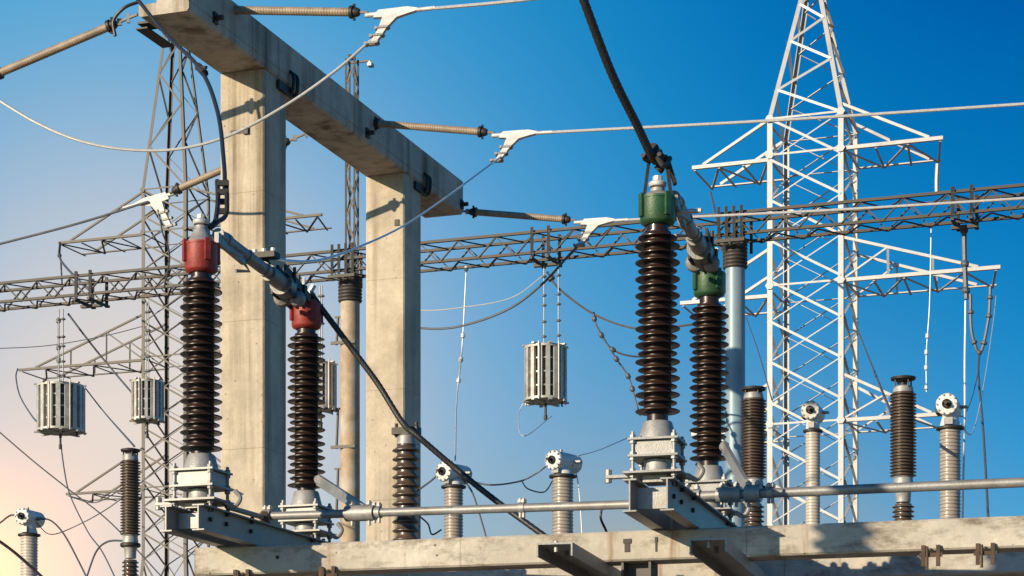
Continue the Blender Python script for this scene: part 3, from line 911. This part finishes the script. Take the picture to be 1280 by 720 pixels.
# ------------------------------------------------------------------ current transformers with round white heads
def transformer(px, Y, hx, hy, hr, wcol, ycol, lab):
    c = P(px, HOR, Y); c.z = 0
    r = m_px(wcol / 2, Y); R_ = m_px(hr, Y)
    zc = zy(ycol, Y); zh = zy(hy, Y)
    th = thing('current_transformer', c, lab, 'transformer', 'transformers with round white heads')
    z0 = 2.6
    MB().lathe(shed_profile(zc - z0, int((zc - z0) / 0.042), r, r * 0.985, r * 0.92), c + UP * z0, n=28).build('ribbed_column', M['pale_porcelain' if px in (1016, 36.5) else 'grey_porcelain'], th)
    MB().lathe([(r * 1.0, zc), (r * 1.28, zc + 0.01), (r * 1.28, zc + 0.035), (r * 1.0, zc + 0.045)], c, n=28).build('collar', M['iron'], th)
    ax = (-d1 + d2 * (-0.35 if 500 < px < 800 else 0.02)).normalized()
    hc = Vector((c.x, c.y, zh)) + (P(hx, hy, Y) - P(px, hy, Y)) * 0.5
    hd = MB().lathe([(R_ * 0.8, -0.30), (R_ * 0.95, -0.28), (R_ * 0.95, 0.1), (R_, 0.11), (R_, 0.15), (R_ * 0.93, 0.165), (R_ * 0.5, 0.175)], hc, ax, 32)
    hd.lathe([(r * 0.95, zc + 0.04), (r * 0.9, zc + 0.08), (R_ * 0.62, zh - R_ * 0.65)], c, n=24)
    h = hd.build('head', M['white'], th)
    mb = MB().lathe([(R_ * 0.42, 0.17), (R_ * 0.42, 0.20), (R_ * 0.3, 0.21), (R_ * 0.3, 0.19)], hc, ax, 20)
    mb.cyl(hc + ax * 0.17, hc + ax * 0.28, R_ * 0.16, 12)
    mb.build('terminal', M['iron'], h)
    u1 = ax.cross(UP).normalized()
    mb = MB()
    for k in range(10):
        an = 2 * math.pi * k / 10
        q = hc + (u1 * math.cos(an) + UP * math.sin(an)) * R_ * 0.86
        mb.cyl(q + ax * 0.15, q + ax * 0.185, 0.012, 6)
    mb.build('bolt_ring', M['galv'], h)
    MB().box(Vector((c.x, c.y, zc + 0.09)) + ax * r * 1.0, u1 * r * 0.4, ax * 0.03, UP * 0.04).build('terminal_box', M['galv'], th)
    MB().box(hc + u1 * R_ * 1.02 - ax * 0.15, u1 * 0.03, ax * 0.1, UP * R_ * 0.45).build('oil_gauge', M['iron'], h)
    mb = MB()
    mb.cyl(hc - d2 * R_ * 1.0 - ax * 0.1, hc + d2 * R_ * 1.35 - ax * 0.1, 0.018, 8)
    mb.box(hc + d2 * R_ * 1.3 - ax * 0.1, d2 * 0.04, d1 * 0.05, UP * 0.012)
    mb.cyl(hc + UP * R_ * 0.9, hc + UP * R_ * 1.2, 0.02, 8)
    mb.build('lug', M['galv'], h)
    st = MB()
    for i in (-1, 1):
        for j in (-1, 1):
            st.angle(c + d2 * i * r * 1.1 + d1 * j * r * 1.1, c + d2 * i * r * 1.1 + d1 * j * r * 1.1 + UP * (z0 - 0.3), 0.06 * -i, 0.008) if False else st.bar(c + d2 * i * r * 1.1 + d1 * j * r * 1.1, c + d2 * i * r * 1.1 + d1 * j * r * 1.1 + UP * (z0 - 0.35), 0.06, 0.06)
    st.plate(c + UP * (z0 - 0.18), r * 3, r * 3, 0.34)
    st.build('stand', M['galv'], th)
    return hc, R_


transformer(703.5, 27, 699, 577, 12.5, 27, 598, 'grey transformer with white round head below the hanging line trap')
transformer(567, 29, 561, 591, 12.5, 24.5, 611, 'grey transformer with white round head crossed by the slanting black cable')
transformer(1187.5, 26, 1184, 508, 13.8, 27, 538, 'grey transformer with white round head, first one right of the white lattice tower')
transformer(1016, 30, 1015, 515, 11.8, 19, 541, 'pale transformer with white round head seen against the white lattice tower')
transformer(36.5, 31, 33, 647, 10.5, 22, 671, 'transformer with round head against the painted sky glow at the lower left corner')


# ------------------------------------------------------------------ surge arresters with plate tops
def arrester(px, Y, ytop, y1, y0, w, lab, y2):
    c = P(px, HOR, Y); c.z = 0
    r = m_px(w / 2, Y)
    z = lambda y: zy(y, Y)
    th = thing('surge_arrester', c, lab, 'arrester', 'ribbed arresters with flat plate tops')
    hb = z(y1) - z(y0)
    MB().lathe(shed_profile(hb, 26, r, r, r * 0.76), c + UP * z(y0), n=32).build('ribbed_body', M['arrester'], th)
    MB().lathe([(r * 0.8, z(y1)), (r * 0.72, z(y1 - 7)), (r * 0.4, z(y1 - 9))], c, n=24).build('cap', M['cast'], th)
    mb = MB().lathe([(r * 0.25, z(ytop) - 0.05), (r * 0.6, z(ytop) - 0.03), (r * 0.93, z(ytop) - 0.02), (r * 0.96, z(ytop)), (r * 0.5, z(ytop) + 0.012), (r * 0.1, z(ytop) + 0.016)], c, n=24)
    mb.cyl(c + UP * z(y1 - 9), c + UP * (z(ytop) - 0.02), r * 0.28, 10)
    for k in range(4):
        a = k * math.pi / 2 + 0.4
        q = Vector((math.cos(a), math.sin(a), 0)) * r * 0.7
        mb.cyl(c + q + UP * z(y1 - 5), c + q + UP * z(ytop), 0.008, 6)
    mb.build('plate_top', M['iron'], th)
    fl = MB().lathe([(r * 0.55, z(y2 - 2)), (r * 0.6, z(y0 + 18)), (r * 0.75, z(y0 + 14)), (r * 0.78, z(y0 + 8)), (r * 0.7, z(y0 + 2)), (r * 0.8, z(y0))], c, n=28)
    f = fl.build('middle_flange', M['cast'], th)
    MB().lathe([(r * 0.9, z(y0 + 15)), (r * 1.0, z(y0 + 14)), (r * 1.0, z(y0 + 11)), (r * 0.9, z(y0 + 10))], c, n=28).build('flange_ring', M['iron'], f)
    z1 = z(y2); z0 = z1 - 0.6
    MB().lathe(shed_profile(z1 - z0, 14, r * 0.84, r * 0.84, r * 0.62), c + UP * z0, n=28).build('lower_body', M['arrester'], th)
    MB().lathe([(0.11, 0), (0.11, z0 - 0.03), (r, z0 - 0.03), (r, z0)], c, n=20).build('stand', M['galv'], th)


arrester(1129, 20, 472, 491, 596, 33, 'dark ribbed arrester with plate top, between the white tower and the rightmost transformer', 630)
arrester(942, 19.5, 485, 499, 598, 32, 'dark ribbed arrester with plate top just right of the pale blue pole', 630)
arrester(163, 23, 562, 576, 669, 25.5, 'ribbed arrester with plate top in front of the left lattice tower', 700)


# ------------------------------------------------------------------ lattice girder on two poles
TY = 35.0; TZ = 11.05; TH = 0.33; TW = 0.5
T0 = P(640, HOR, TY + 0.6); T0.z = 0


def tpt(t, d, z):
    return T0 + d2 * t + d1 * d + UP * z


girder = thing('lattice_girder', tpt(0, 0, TZ), 'long dark lattice girder crossing the whole view behind the concrete gantry', 'girder')
ta, tb = -10.5, 9.8
for d in (0, TW):
    for z in (TZ, TZ - TH):
        MB().angle(tpt(ta, d, z), tpt(tb, d, z), 0.055 if d == 0 else -0.055 + 0.11, 0.012).build('chord', M['truss'], girder)
mb = MB(); st = 0.33
nb = int((tb - ta) / st)
for i in range(nb):
    a, b = ta + i * st, ta + (i + 1) * st
    up = i % 2
    for d, o in ((-0.012, 0), (TW + 0.012, 0)):
        mb.bar(tpt(a, d, TZ - (0 if up else TH)), tpt(b, d, TZ - (TH if up else 0)), 0.035, 0.016)
    for z in (TZ + 0.012, TZ - TH - 0.012):
        mb.bar(tpt(a, 0 if up else TW, z), tpt(b, TW if up else 0, z), 0.03, 0.015)
mb.build('lacing', M['truss'], girder)
for px in (105, 676, 1203):
    # hanger frames on the girder
    x = (px - 640) / FPX
    t = (x * T0.y - T0.x) / (d2.x - x * d2.y)
    mb = MB()
    for k in (-0.14, 0.14):
        for d in (-0.03, TW + 0.03):
            mb.bar(tpt(t + k, d, TZ + 0.1), tpt(t + k, d, TZ - TH - 0.1), 0.05, 0.05)
        mb.bar(tpt(t + k, -0.1, TZ - TH - 0.07), tpt(t + k, TW + 0.1, TZ - TH - 0.07), 0.05, 0.04)
    mb.bar(tpt(t - 0.2, TW / 2, TZ - TH - 0.12), tpt(t + 0.2, TW / 2, TZ - TH - 0.12), 0.08, 0.05)
    mb.build('hanger_frame', M['truss'], girder)


def girder_t(px):
    x = (px - 640) / FPX
    return (x * T0.y - T0.x) / (d2.x - x * d2.y)


def pole(px, w, lab, mt, ytop):
    t = girder_t(px)
    c = tpt(t, TW / 2, 0)
    r = m_px(w / 2, c.y)
    zt = TZ - TH - 0.03
    th = thing('tubular_pole', c, lab, 'pole', 'round poles under the lattice girder')
    MB().lathe([(r * 1.05, 0), (r, zt - 0.42)], c, n=32).build('shaft', M[mt], th)
    pr = []
    hh = 0.4
    for i in range(7):
        a = zt - 0.42 + i * hh / 7
        pr += [(r * 1.15, a), (r * 1.25, a + 0.015), (r * 1.25, a + 0.035), (r * 1.12, a + 0.045)]
    pr += [(r * 1.2, zt)]
    MB().lathe(pr, c, n=28).build('collar', M['truss'], th)
    mb = MB()
    for i, k in enumerate((-1.05, -0.35, 0.35, 1.05)):
        for d in (-0.07, TW + 0.07):
            mb.bar(tpt(t + k * r * 1.1, d, zt - 0.12), tpt(t + k * r * 1.1, d, TZ + 0.12), 0.045, 0.045)
    mb.bar(tpt(t - r * 1.5, -0.03 - 0.08, zt - 0.06), tpt(t + r * 1.5, -0.11, zt - 0.06), 0.04, 0.05)
    mb.build('tie_rod', M['truss'], th)
    return th, c, r


pole(914, 25, 'pale blue tubular pole behind the rear green-capped insulator', 'pole', 280)
pt = pole(430, 24, 'weathered tan tubular pole between the two concrete columns', 'pole_tan', 350)


th, c, r = pt
zb = zy(470, c.y)
mb = MB()
for y0, y1 in ((395, 430), (510, 560), (585, 640)):
    mb.tube([c - d2 * (r + 0.06) + UP * zy(y0, c.y), c - d2 * (r + 0.09) + UP * zy(y1, c.y)], 0.025, 6)
    mb.bar(c + UP * zy(y0, c.y), c - d2 * (r + 0.12) + UP * zy(y0, c.y), 0.03, 0.03)
    mb.bar(c + d2 * r + UP * zy(y1, c.y) - d1 * r, c - d2 * (r + 0.12) + UP * zy(y1, c.y) - d1 * r, 0.03, 0.05)
mb.build('conduit', M['galv_dull'], th)

# ------------------------------------------------------------------ line traps: slatted barrels hanging from the girder
def line_trap(px, ytop, ybot, w, lab, hang_px, seed=0):
    t = girder_t(px)
    base = tpt(t, TW / 2, 0); Y = base.y
    z1, z0 = zy(ytop, Y), zy(ybot, Y)
    r = m_px(w / 2, Y) * 0.93
    c = P(px, HOR, Y); c.z = 0
    th = thing('line_trap', c + UP * z1, lab, 'line trap', 'slatted line traps hanging from the girder')
    MB().lathe([(r * 0.78, z0 + 0.05), (r * 0.78, z1 - 0.05)], c, n=32).build('coil', M['trap_dark'], th)
    ns = 16
    for k in range(ns):
        a = 2 * math.pi * k / ns + 0.1
        u = Vector((math.cos(a), math.sin(a), 0)); v = Vector((-u.y, u.x, 0))
        MB().box(c + u * r * 0.9 + UP * (z0 + z1) / 2, u * r * 0.085, v * r * 0.095, UP * ((z1 - z0) / 2 - 0.02)).build('slat', M['trap'], th)
    for z in (z0 + 0.02, z1 - 0.02):
        mb = MB()
        mb.lathe([(r * 0.74, z - 0.018), (r * 1.0, z - 0.018), (r * 1.0, z + 0.018), (r * 0.74, z + 0.018)], c, n=32)
        for k in range(4):
            a = math.pi * k / 4 + 0.2
            u = Vector((math.cos(a), math.sin(a), 0))
            dz = 0.032 if z < (z0 + z1) / 2 else -0.032
            mb.bar(c + u * r * 1.1 + UP * (z - dz - 0.001 * k), c - u * r * 1.1 + UP * (z - dz - 0.001 * k), 0.05, 0.025)
        mb.build('spider_frame', M['trap'], th)
    mb = MB()
    for f in (0.25, 0.5, 0.75):
        z = z0 + (z1 - z0) * f
        mb.lathe([(r * 0.79, z - 0.012), (r * 0.86, z - 0.012), (r * 0.86, z + 0.012), (r * 0.79, z + 0.012)], c, n=32)
    for k in (0.5, 2.6, 4.4, 5.3):
        u = Vector((math.cos(k), math.sin(k), 0))
        mb.cyl(c + u * r * 1.07 + UP * (z0 - 0.02), c + u * r * 1.07 + UP * (z1 + 0.03), 0.012, 6)
    mb.build('tie_rod', M['trap'], th)
    mb = MB().cyl(c + UP * (z0 - 0.22), c + UP * z0, 0.02, 8).cyl(c + UP * (z0 - 0.3), c + UP * (z0 - 0.22), 0.03, 8)
    mb.cyl(c + d2 * r * 0.8 + UP * (z0 - 0.1), c + d2 * r * 0.8 + UP * z0, 0.016, 6)
    mb.build('terminal', M['iron'], th)
    zg = TZ - TH - 0.14
    for hx in hang_px:
        h0 = c + d2 * m_px(hx, Y) + UP * (z1 - 0.01)
        h1 = Vector((h0.x, h0.y, zg))
        mb = MB().tube([h0, h1], 0.011, 6)
        ll = h1.z - h0.z
        if ll > 0.3:
            for f in (0.12, 0.3, 0.5, 0.62, 0.85):
                mb.lathe([(0.012, 0), (0.04, 0.015), (0.045, 0.03), (0.012, 0.05)], h0 + UP * ll * f, n=10)
        mb.build('suspension_rod', M['galv'], th)


line_trap(682, 434, 502, 58, 'grey slatted line trap hanging alone in the open blue sky', (-2, 17))
line_trap(75.5, 482, 540, 63, 'wide slatted line trap hanging in the glow, farthest left', (-2, 4))
line_trap(401, 455, 512, 42, 'slatted line trap half hidden behind the middle red-capped insulator', (-1, 2))
line_trap(184, 477, 526, 43, 'narrower slatted line trap hanging in front of the left lattice tower', (-1, 2))


# ------------------------------------------------------------------ lattice towers
def tower(C, w, zpk, zw, zleg, arms, mt, lab, panel, leg=0.09, dg=0.045, wtop=0.12, nleg=9):
    th = thing('lattice_tower', C, lab, 'lattice tower', 'lattice transmission towers')

    def hw(z):
        if z > zw: return (w + (wtop - w) * (z - zw) / (zpk - zw)) / 2
        if z < zleg: return (w + 1.6 * (zleg - z) / zleg) / 2
        return w / 2

    def cn(i, j, z):
        return C + d2 * i * hw(z) + d1 * j * hw(z) + UP * z
    for i in (-1, 1):
        for j in (-1, 1):
            mb = MB()
            for a, b in ((0, zleg), (zleg, zw), (zw, zpk)):
                p0, p1 = cn(i, j, a) + (d2 * i + d1 * j) * leg * 0.5, cn(i, j, b) + (d2 * i + d1 * j) * leg * 0.5
                W = leg * (1.0 if b <= zw else 0.85); T = leg * 0.14
                e1, e2 = -d2 * i, -d1 * j
                ax = (p1 - p0) / 2; mid = (p0 + p1) / 2
                mb.box(mid + e1 * W / 2 + e2 * T / 2, e1 * W / 2, e2 * T / 2, ax)
                mb.box(mid + e2 * (T + (W - T) / 2) + e1 * T / 2, e1 * T / 2, e2 * (W - T) / 2, ax)
            mb.build('leg', M[mt], th)
    lv = [0.0]
    nlow = 4
    for k in range(1, nlow + 1): lv.append(zleg * k / nlow)
    nm = max(1, round((zw - zleg) / panel))
    for k in range(1, nm + 1): lv.append(zleg + (zw - zleg) * k / nm)
    nt_ = nleg
    z = zw
    hts = [hw(zw + (zpk - zw) * k / nt_) for k in range(nt_)]
    tot = sum(hts); acc = 0
    for k in range(nt_):
        acc += hts[k]; lv.append(zw + (zpk - zw) * acc / tot)
    mb = MB()
    faces = (((-1, -1), (1, -1), -d1), ((-1, 1), (1, 1), d1), ((-1, -1), (-1, 1), -d2), ((1, -1), (1, 1), d2))
    for k in range(len(lv) - 1):
        a, b = lv[k], lv[k + 1]
        for fi, (p, q, nrm) in enumerate(faces):
            o = nrm * (leg * 0.5 + 0.008)
            low = b <= zw + 0.01
            if fi == 0:                             # the angle bars show their flat on the near face
                if low or k % 2 == 0: mb.bar(cn(*p, b) + o, cn(*q, a) + o, 0.014, dg)
                if low or k % 2: mb.bar(cn(*p, a) + o * (0.5 if low else 1), cn(*q, b) + o * (0.5 if low else 1), *((dg, 0.014, -nrm) if False else (0.014, dg * (0.45 if low else 1))))
            else:                                   # and only their edge and underside on the others
                if low or k % 2 == 0: mb.bar(cn(*p, b) + o, cn(*q, a) + o, dg * 1.1, 0.014)
                if low or k % 2: mb.bar(cn(*p, a) + o * 0.5, cn(*q, b) + o * 0.5, dg * 1.1, 0.014)
    mb.build('bracing', M[mt], th)
    for z in [zw] + [a[1] for a in arms if a[0] > 0]:               # belts and gusset plates
        mb = MB()
        for fi, (p, q, nrm) in enumerate(faces):
            o = nrm * (leg * 0.5 + 0.024)
            if fi == 0: mb.bar(cn(*p, z) + o, cn(*q, z) + o, 0.014, dg * 0.8)
            else: mb.bar(cn(*p, z) + o, cn(*q, z) + o, dg, 0.016)
            if fi == 0:
                for cpt in (p, q):
                    v = nrm.cross(UP)
                    ctr = cn(*cpt, z) + nrm * (leg * 0.5 + 0.036)
                    h = leg * 0.85
                    mb.extrude([(h, 0), (h * .5, h * .8), (-h * .5, h * .8), (-h, 0), (-h * .5, -h * .8), (h * .5, -h * .8)], ctr, ctr + nrm * 0.008)
        mb.build('belt', M[mt], th)
    for side, z, Ln, ztie, nv in arms:
        mb = MB()
        ch = leg * 0.75
        e = {}
        for j in (-1, 1):
            a = cn(side, j, z) + d2 * side * leg * 0.5
            b = a + d2 * side * (Ln - (0.33 if j > 0 and side > 0 else 0))
            mb.bar(a, b, ch, ch * 0.9 if j < 0 else 0.03)
            e[j] = (a, b)
            t0 = cn(side, j, ztie) + d2 * side * leg * 0.4
            tip = a.lerp(b, 0.86) + UP * ch * 0.5
            mb.bar(t0, tip, ch * 0.7, ch * 0.7)
            for v in range(nv):
                f = (v + 1) / (nv + 1) * 0.86
                lo = a.lerp(b, f) + UP * ch * 0.5
                hi = t0.lerp(tip, (v + 1) / (nv + 1))
                mb.bar(lo, hi, dg * 0.8, dg * 0.8)
                if v == 0: mb.bar(a + UP * ch * 0.5, hi, dg * 0.7, dg * 0.7)
        np_ = max(3, round(Ln / 0.75))
        for k in range(np_):
            f0, f1 = k / np_ * 0.97, (k + 1) / np_ * 0.97
            s = 1 if k % 2 else -1
            mb.bar(e[s][0].lerp(e[s][1], f0) - UP * ch * .5, e[-s][0].lerp(e[-s][1], f1) - UP * ch * .5, dg, 0.025)
            mb.bar(e[-1][0].lerp(e[-1][1], f1) - UP * (ch * .5 + 0.02), e[1][0].lerp(e[1][1], f1) - UP * (ch * .5 + 0.02), dg * 0.9, 0.02)
        mb.build('crossarm', M[mt], th)
    return cn


w1 = 1.82
c1 = P(963, HOR, 56) + d2 * w1 / 2 + d1 * w1 / 2; c1.z = 0
zr = lambda y: zy(y, 56.0)
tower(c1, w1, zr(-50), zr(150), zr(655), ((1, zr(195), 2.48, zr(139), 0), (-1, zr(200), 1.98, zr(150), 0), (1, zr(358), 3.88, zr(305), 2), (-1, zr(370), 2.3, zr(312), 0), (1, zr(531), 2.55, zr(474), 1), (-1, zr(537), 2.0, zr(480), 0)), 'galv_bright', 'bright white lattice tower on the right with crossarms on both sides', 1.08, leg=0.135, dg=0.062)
w2 = 1.34
c2_ = P(180, HOR, 63) + d2 * w2 / 2 + d1 * w2 / 2; c2_.z = 0
zl = lambda y: zy(y, 63.0)
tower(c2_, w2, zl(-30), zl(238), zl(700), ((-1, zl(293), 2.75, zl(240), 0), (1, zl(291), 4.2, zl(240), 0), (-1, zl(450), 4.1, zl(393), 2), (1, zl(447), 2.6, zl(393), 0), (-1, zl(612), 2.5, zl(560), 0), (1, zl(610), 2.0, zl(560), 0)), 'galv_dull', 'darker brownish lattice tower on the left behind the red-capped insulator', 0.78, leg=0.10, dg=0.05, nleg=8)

# slim lattice mast behind the poles
cm = P(440, HOR, 60); cm.z = 0
mast = thing('lattice_mast', cm, 'slim lattice mast rising behind the gantry beam with a small side lamp', 'mast')
zt = zy(74, 60); hwm = 0.125
mcorn = [cm + d2 * hwm * i + d1 * hwm * j for i, j in ((-1, -1), (1, -1), (1, 1), (-1, 1))]
for q in mcorn:
    MB().bar(q, q + UP * zt, 0.05, 0.05).build('leg', M['galv_dull'], mast)
mb = MB()
k = 0; z = 0.0
while z + 0.6 < zt:
    for i in range(4):
        a, b = mcorn[i], mcorn[(i + 1) % 4]
        if (k + i) % 2: a, b = b, a
        mb.bar(a + UP * z, b + UP * (z + 0.6), 0.02, 0.04)
    z += 0.6; k += 1
mb.build('bracing', M['galv_dull'], mast)
mb = MB().bar(cm + UP * (zt - 0.1) - d2 * 0.25, cm + UP * (zt - 0.1) + d2 * 0.5, 0.05, 0.05).bar(cm + UP * zt, cm + UP * (zt + 0.1), 0.2, 0.2)
mb.build('lamp_arm', M['galv_dull'], mast)
MB().box(cm + UP * (zt - 0.22) + d2 * 0.55, d2 * 0.06, d1 * 0.1, UP * 0.045).box(cm + UP * (zt - 0.15) + d2 * 0.52, d2 * 0.03, d1 * 0.03, UP * 0.04).build('floodlight', M['cast'], mast)

# ------------------------------------------------------------------ droppers and thin wires
def dropper(pts, lab, mt='pale_wire', r=0.012, beads=(), grp='hanging dropper wires', br=0.035):
    q = spline([P(*p) for p in pts], 8)
    mb = MB().tube(q, r, 6)
    for f in beads:
        i = int(f * (len(q) - 1))
        mb.lathe([(r, -0.05), (br, -0.03), (br * 1.1, 0.0), (br, 0.03), (r, 0.05)], q[i], (q[min(i + 1, len(q) - 1)] - q[max(0, i - 1)]), 8)
    o = q[0].copy()
    ob = mb.build('dropper_wire', M[mt])
    ob.data.transform(Matrix.Translation(-o)); ob.location = o
    return tag(ob, lab, 'wire', grp)


dropper([(583, 336, 36.2), (578, 430, 36.2), (571, 500, 36), (569, 575, 30)], 'pale dropper wire hanging from the girder to the transformer crossed by the cable', beads=(0.0, 0.3, 0.45, 0.55))
dropper([(684, 340, 35.7), (700, 362, 35.6), (745, 394, 35.4), (800, 411, 35), (870, 405, 34.6)], 'dark wire sagging from the girder to behind the biggest insulator', 'grey_wire', 0.02, (0.12,), br=0.06)
dropper([(682, 342, 35.7), (640, 372, 35.9), (580, 384, 36.2), (527, 388, 36.6), (480, 380, 36.8)], 'very thin wire sagging left of the girder hanger above the sky gap', 'pale_wire', 0.008)
dropper([(742, 390, 33), (746, 408, 33), (766, 437, 33), (800, 446, 33), (840, 440, 33)], 'thin dotted wire curving in beside the biggest insulator, upper one', 'grey_wire', 0.014, (0.15, 0.35, 0.5), br=0.035)
dropper([(746, 408, 33), (768, 445, 33), (785, 470, 33), (792, 492, 33), (800, 520, 33)], 'thin dotted wire hanging down beside the biggest insulator, lower one', 'grey_wire', 0.014, (0.3, 0.5, 0.7), br=0.035)
dropper([(1205, 282, 33.6), (1206, 330, 33.6), (1208, 374, 33.6)], 'thick dark dropper from the girder to the middle right crossarm', 'grey_wire', 0.04, (0.1, 0.5, 0.9), br=0.06)
dropper([(1207, 376, 33.6), (1206, 450, 33.6), (1206, 520, 33.5), (1204, 600, 33), (1203, 660, 33)], 'pale straight dropper hanging beside the rightmost transformer', 'pale_wire', 0.017)
dropper([(1213, 368, 52), (1214, 410, 52), (1219, 432, 52), (1224, 441, 52), (1229, 432, 52), (1236, 395, 52), (1238, 358, 52)], 'dark V-shaped wire hung from the tip of the middle right crossarm', 'grey_wire', 0.04, (0.1, 0.3, 0.7, 0.85, 0.95), br=0.075)
dropper([(1224, 441, 52), (1223, 470, 51), (1229, 540, 49), (1235, 645, 46), (1237, 700, 45)], 'dark wire running down from the V-shaped wire at the right', 'grey_wire', 0.028, (0.02,), br=0.06)
dropper([(1223, 465, 51), (1214, 500, 48), (1204, 520, 40), (1194, 512, 27)], 'thin wire from the V-shaped wire to the rightmost transformer head', 'grey_wire', 0.012)
dropper([(1164, 286, 33.8), (1162, 380, 33.8), (1158, 440, 33.8), (1158, 490, 33.8)], 'thin dashed dropper hanging above the right plate-topped arrester', 'pale_wire', 0.009, (0.55, 0.7, 0.8, 0.97), br=0.03)
dropper([(1172, 205, 55), (1171, 225, 55), (1171, 240, 55)], 'short dark string under the tip of the upper right crossarm', 'galv', 0.06)
dropper([(1065, 395, 55), (1085, 445, 45), (1106, 497, 30), (1120, 530, 24)], 'dark wire slanting from the white tower down to the right arrester', 'grey_wire', 0.02)
dropper([(888, 240, 57), (893, 262, 50), (899, 290, 40), (903, 312, 36)], 'dark wire slanting from the upper left crossarm of the white tower to the pole', 'grey_wire', 0.03)
dropper([(932, 395, 50), (948, 440, 45), (965, 500, 40)], 'thin wire slanting behind the pale blue pole', 'grey_wire', 0.012)
dropper([(73, 397, 39.2), (73, 430, 39.2), (73, 470, 39.2)], 'dark bead string holding the farthest left line trap', 'grey_wire', 0.014, (0.1, 0.6, 0.75), br=0.04)
dropper([(75, 545, 39.2), (80, 585, 38), (88, 620, 37), (110, 665, 36), (128, 690, 34), (150, 735, 33)], 'thin wire hanging from the farthest left line trap into the glow', 'grey_wire', 0.012)
dropper([(85, 392, 39), (110, 425, 39), (140, 462, 39), (190, 520, 38)], 'dark wire slanting from the girder down past the left line traps', 'grey_wire', 0.02)
dropper([(105, 483, 39), (130, 515, 38), (168, 558, 24)], 'wire slanting from the wide line trap to the left arrester', 'grey_wire', 0.012)
dropper([(22, 461, 62.6), (20, 472, 62), (25, 495, 60), (40, 520, 50), (52, 532, 40)], 'thin wire from the left crossarm tip to the wide line trap', 'grey_wire', 0.02)
dropper([(-10, 532, 40), (40, 575, 40), (85, 611, 40), (140, 655, 40), (215, 735, 40)], 'thin wire slanting down through the glow at the left edge', 'grey_wire', 0.014)
dropper([(-10, 670, 20), (20, 692, 20), (60, 728, 20)], 'yellowish cable cutting the lower left corner', 'dark_cable', 0.016)
dropper([(26, 647, 31), (14, 644, 31), (2, 652, 31), (-8, 660, 31)], 'short curved wire left of the glowing transformer head', 'grey_wire', 0.014)
dropper([(44, 650, 31), (62, 650, 31), (80, 668, 31), (100, 705, 31), (112, 730, 31)], 'curved wire falling right of the glowing transformer head', 'grey_wire', 0.014)
dropper([(108, 722, 24), (120, 690, 24), (135, 677, 23.5), (158, 676, 23)], 'curved wire reaching the middle flange of the left arrester', 'grey_wire', 0.011)
dropper([(75, 303, 62), (76, 325, 62), (100, 352, 55), (112, 362, 45)], 'wire hanging from the upper left crossarm tip to the girder', 'grey_wire', 0.035, (0.25,), br=0.06)
dropper([(76, 326, 62), (77, 345, 62), (78, 362, 60)], 'short vertical wire under the upper left crossarm tip', 'grey_wire', 0.025)
dropper([(691, 576, 27), (670, 592, 27), (648, 602, 27.5), (610, 606, 28), (578, 597, 29)], 'thin wire sagging between the two middle transformer heads', 'grey_wire', 0.011)
dropper([(553, 588, 29), (540, 600, 29), (524, 612, 29), (505, 628, 29)], 'thin wire reaching left from the middle transformer head', 'grey_wire', 0.014)
dropper([(578, 598, 29), (590, 615, 29), (600, 645, 29), (610, 680, 29)], 'dark wire hanging right of the transformer crossed by the cable', 'grey_wire', 0.014)
dropper([(716, 577, 27), (722, 600, 27), (726, 640, 27), (730, 720, 27)], 'thin pale wire hanging right of the transformer under the line trap', 'pale_wire', 0.008)
dropper([(722, 570, 27), (750, 562, 28), (790, 545, 29)], 'very thin wire going right from the transformer under the line trap', 'pale_wire', 0.006)
dropper([(656, 500, 35.8), (648, 520, 35.5), (655, 545, 33), (690, 520, 35.5)], 'very thin loop wire hanging under the lone line trap', 'pale_wire', 0.008)
dropper([(752, 637, 14.6), (751, 648, 14.6), (757, 662, 14.7), (764, 678, 14.8)], 'short black hose hanging under the left drive pipe', 'dark_cable', 0.009)
dropper([(524, 645, 16.9), (535, 655, 16.9), (540, 668, 16.9), (552, 662, 16.9)], 'short black wire curl at the foot of the slim insulator', 'dark_cable', 0.007)
dropper([(197, 262, 28.4), (203, 290, 28.4), (212, 320, 28.6), (205, 360, 29)], 'short grey tail wire under the strain clamp at the left tower', 'grey_wire', 0.012)
dropper([(-10, 436, 60), (60, 432, 60), (130, 420, 60), (178, 408, 60)], 'very thin wire reaching the left tower from the left edge', 'grey_wire', 0.012)
dropper([(90, 622, 62), (120, 628, 55), (160, 606, 50)], 'faint thin wire beside the lowest crossarm of the left tower', 'grey_wire', 0.014)
dropper([(45, 653, 31), (64, 668, 31), (100, 655, 31), (140, 632, 30), (180, 600, 30)], 'faint wire rising from the lower left towards the left tower', 'grey_wire', 0.008)
dropper([(652, 601, 27.4), (660, 611, 28), (680, 615, 28), (692, 599, 27)], 'small hanging wire loop left of the transformer under the line trap', 'grey_wire', 0.009)
dropper([(1245, 370, 54), (1242, 400, 50), (1230, 480, 40), (1216, 540, 35), (1200, 530, 27)], 'faint pale wire from the middle right crossarm to the rightmost transformer', 'pale_wire', 0.010)
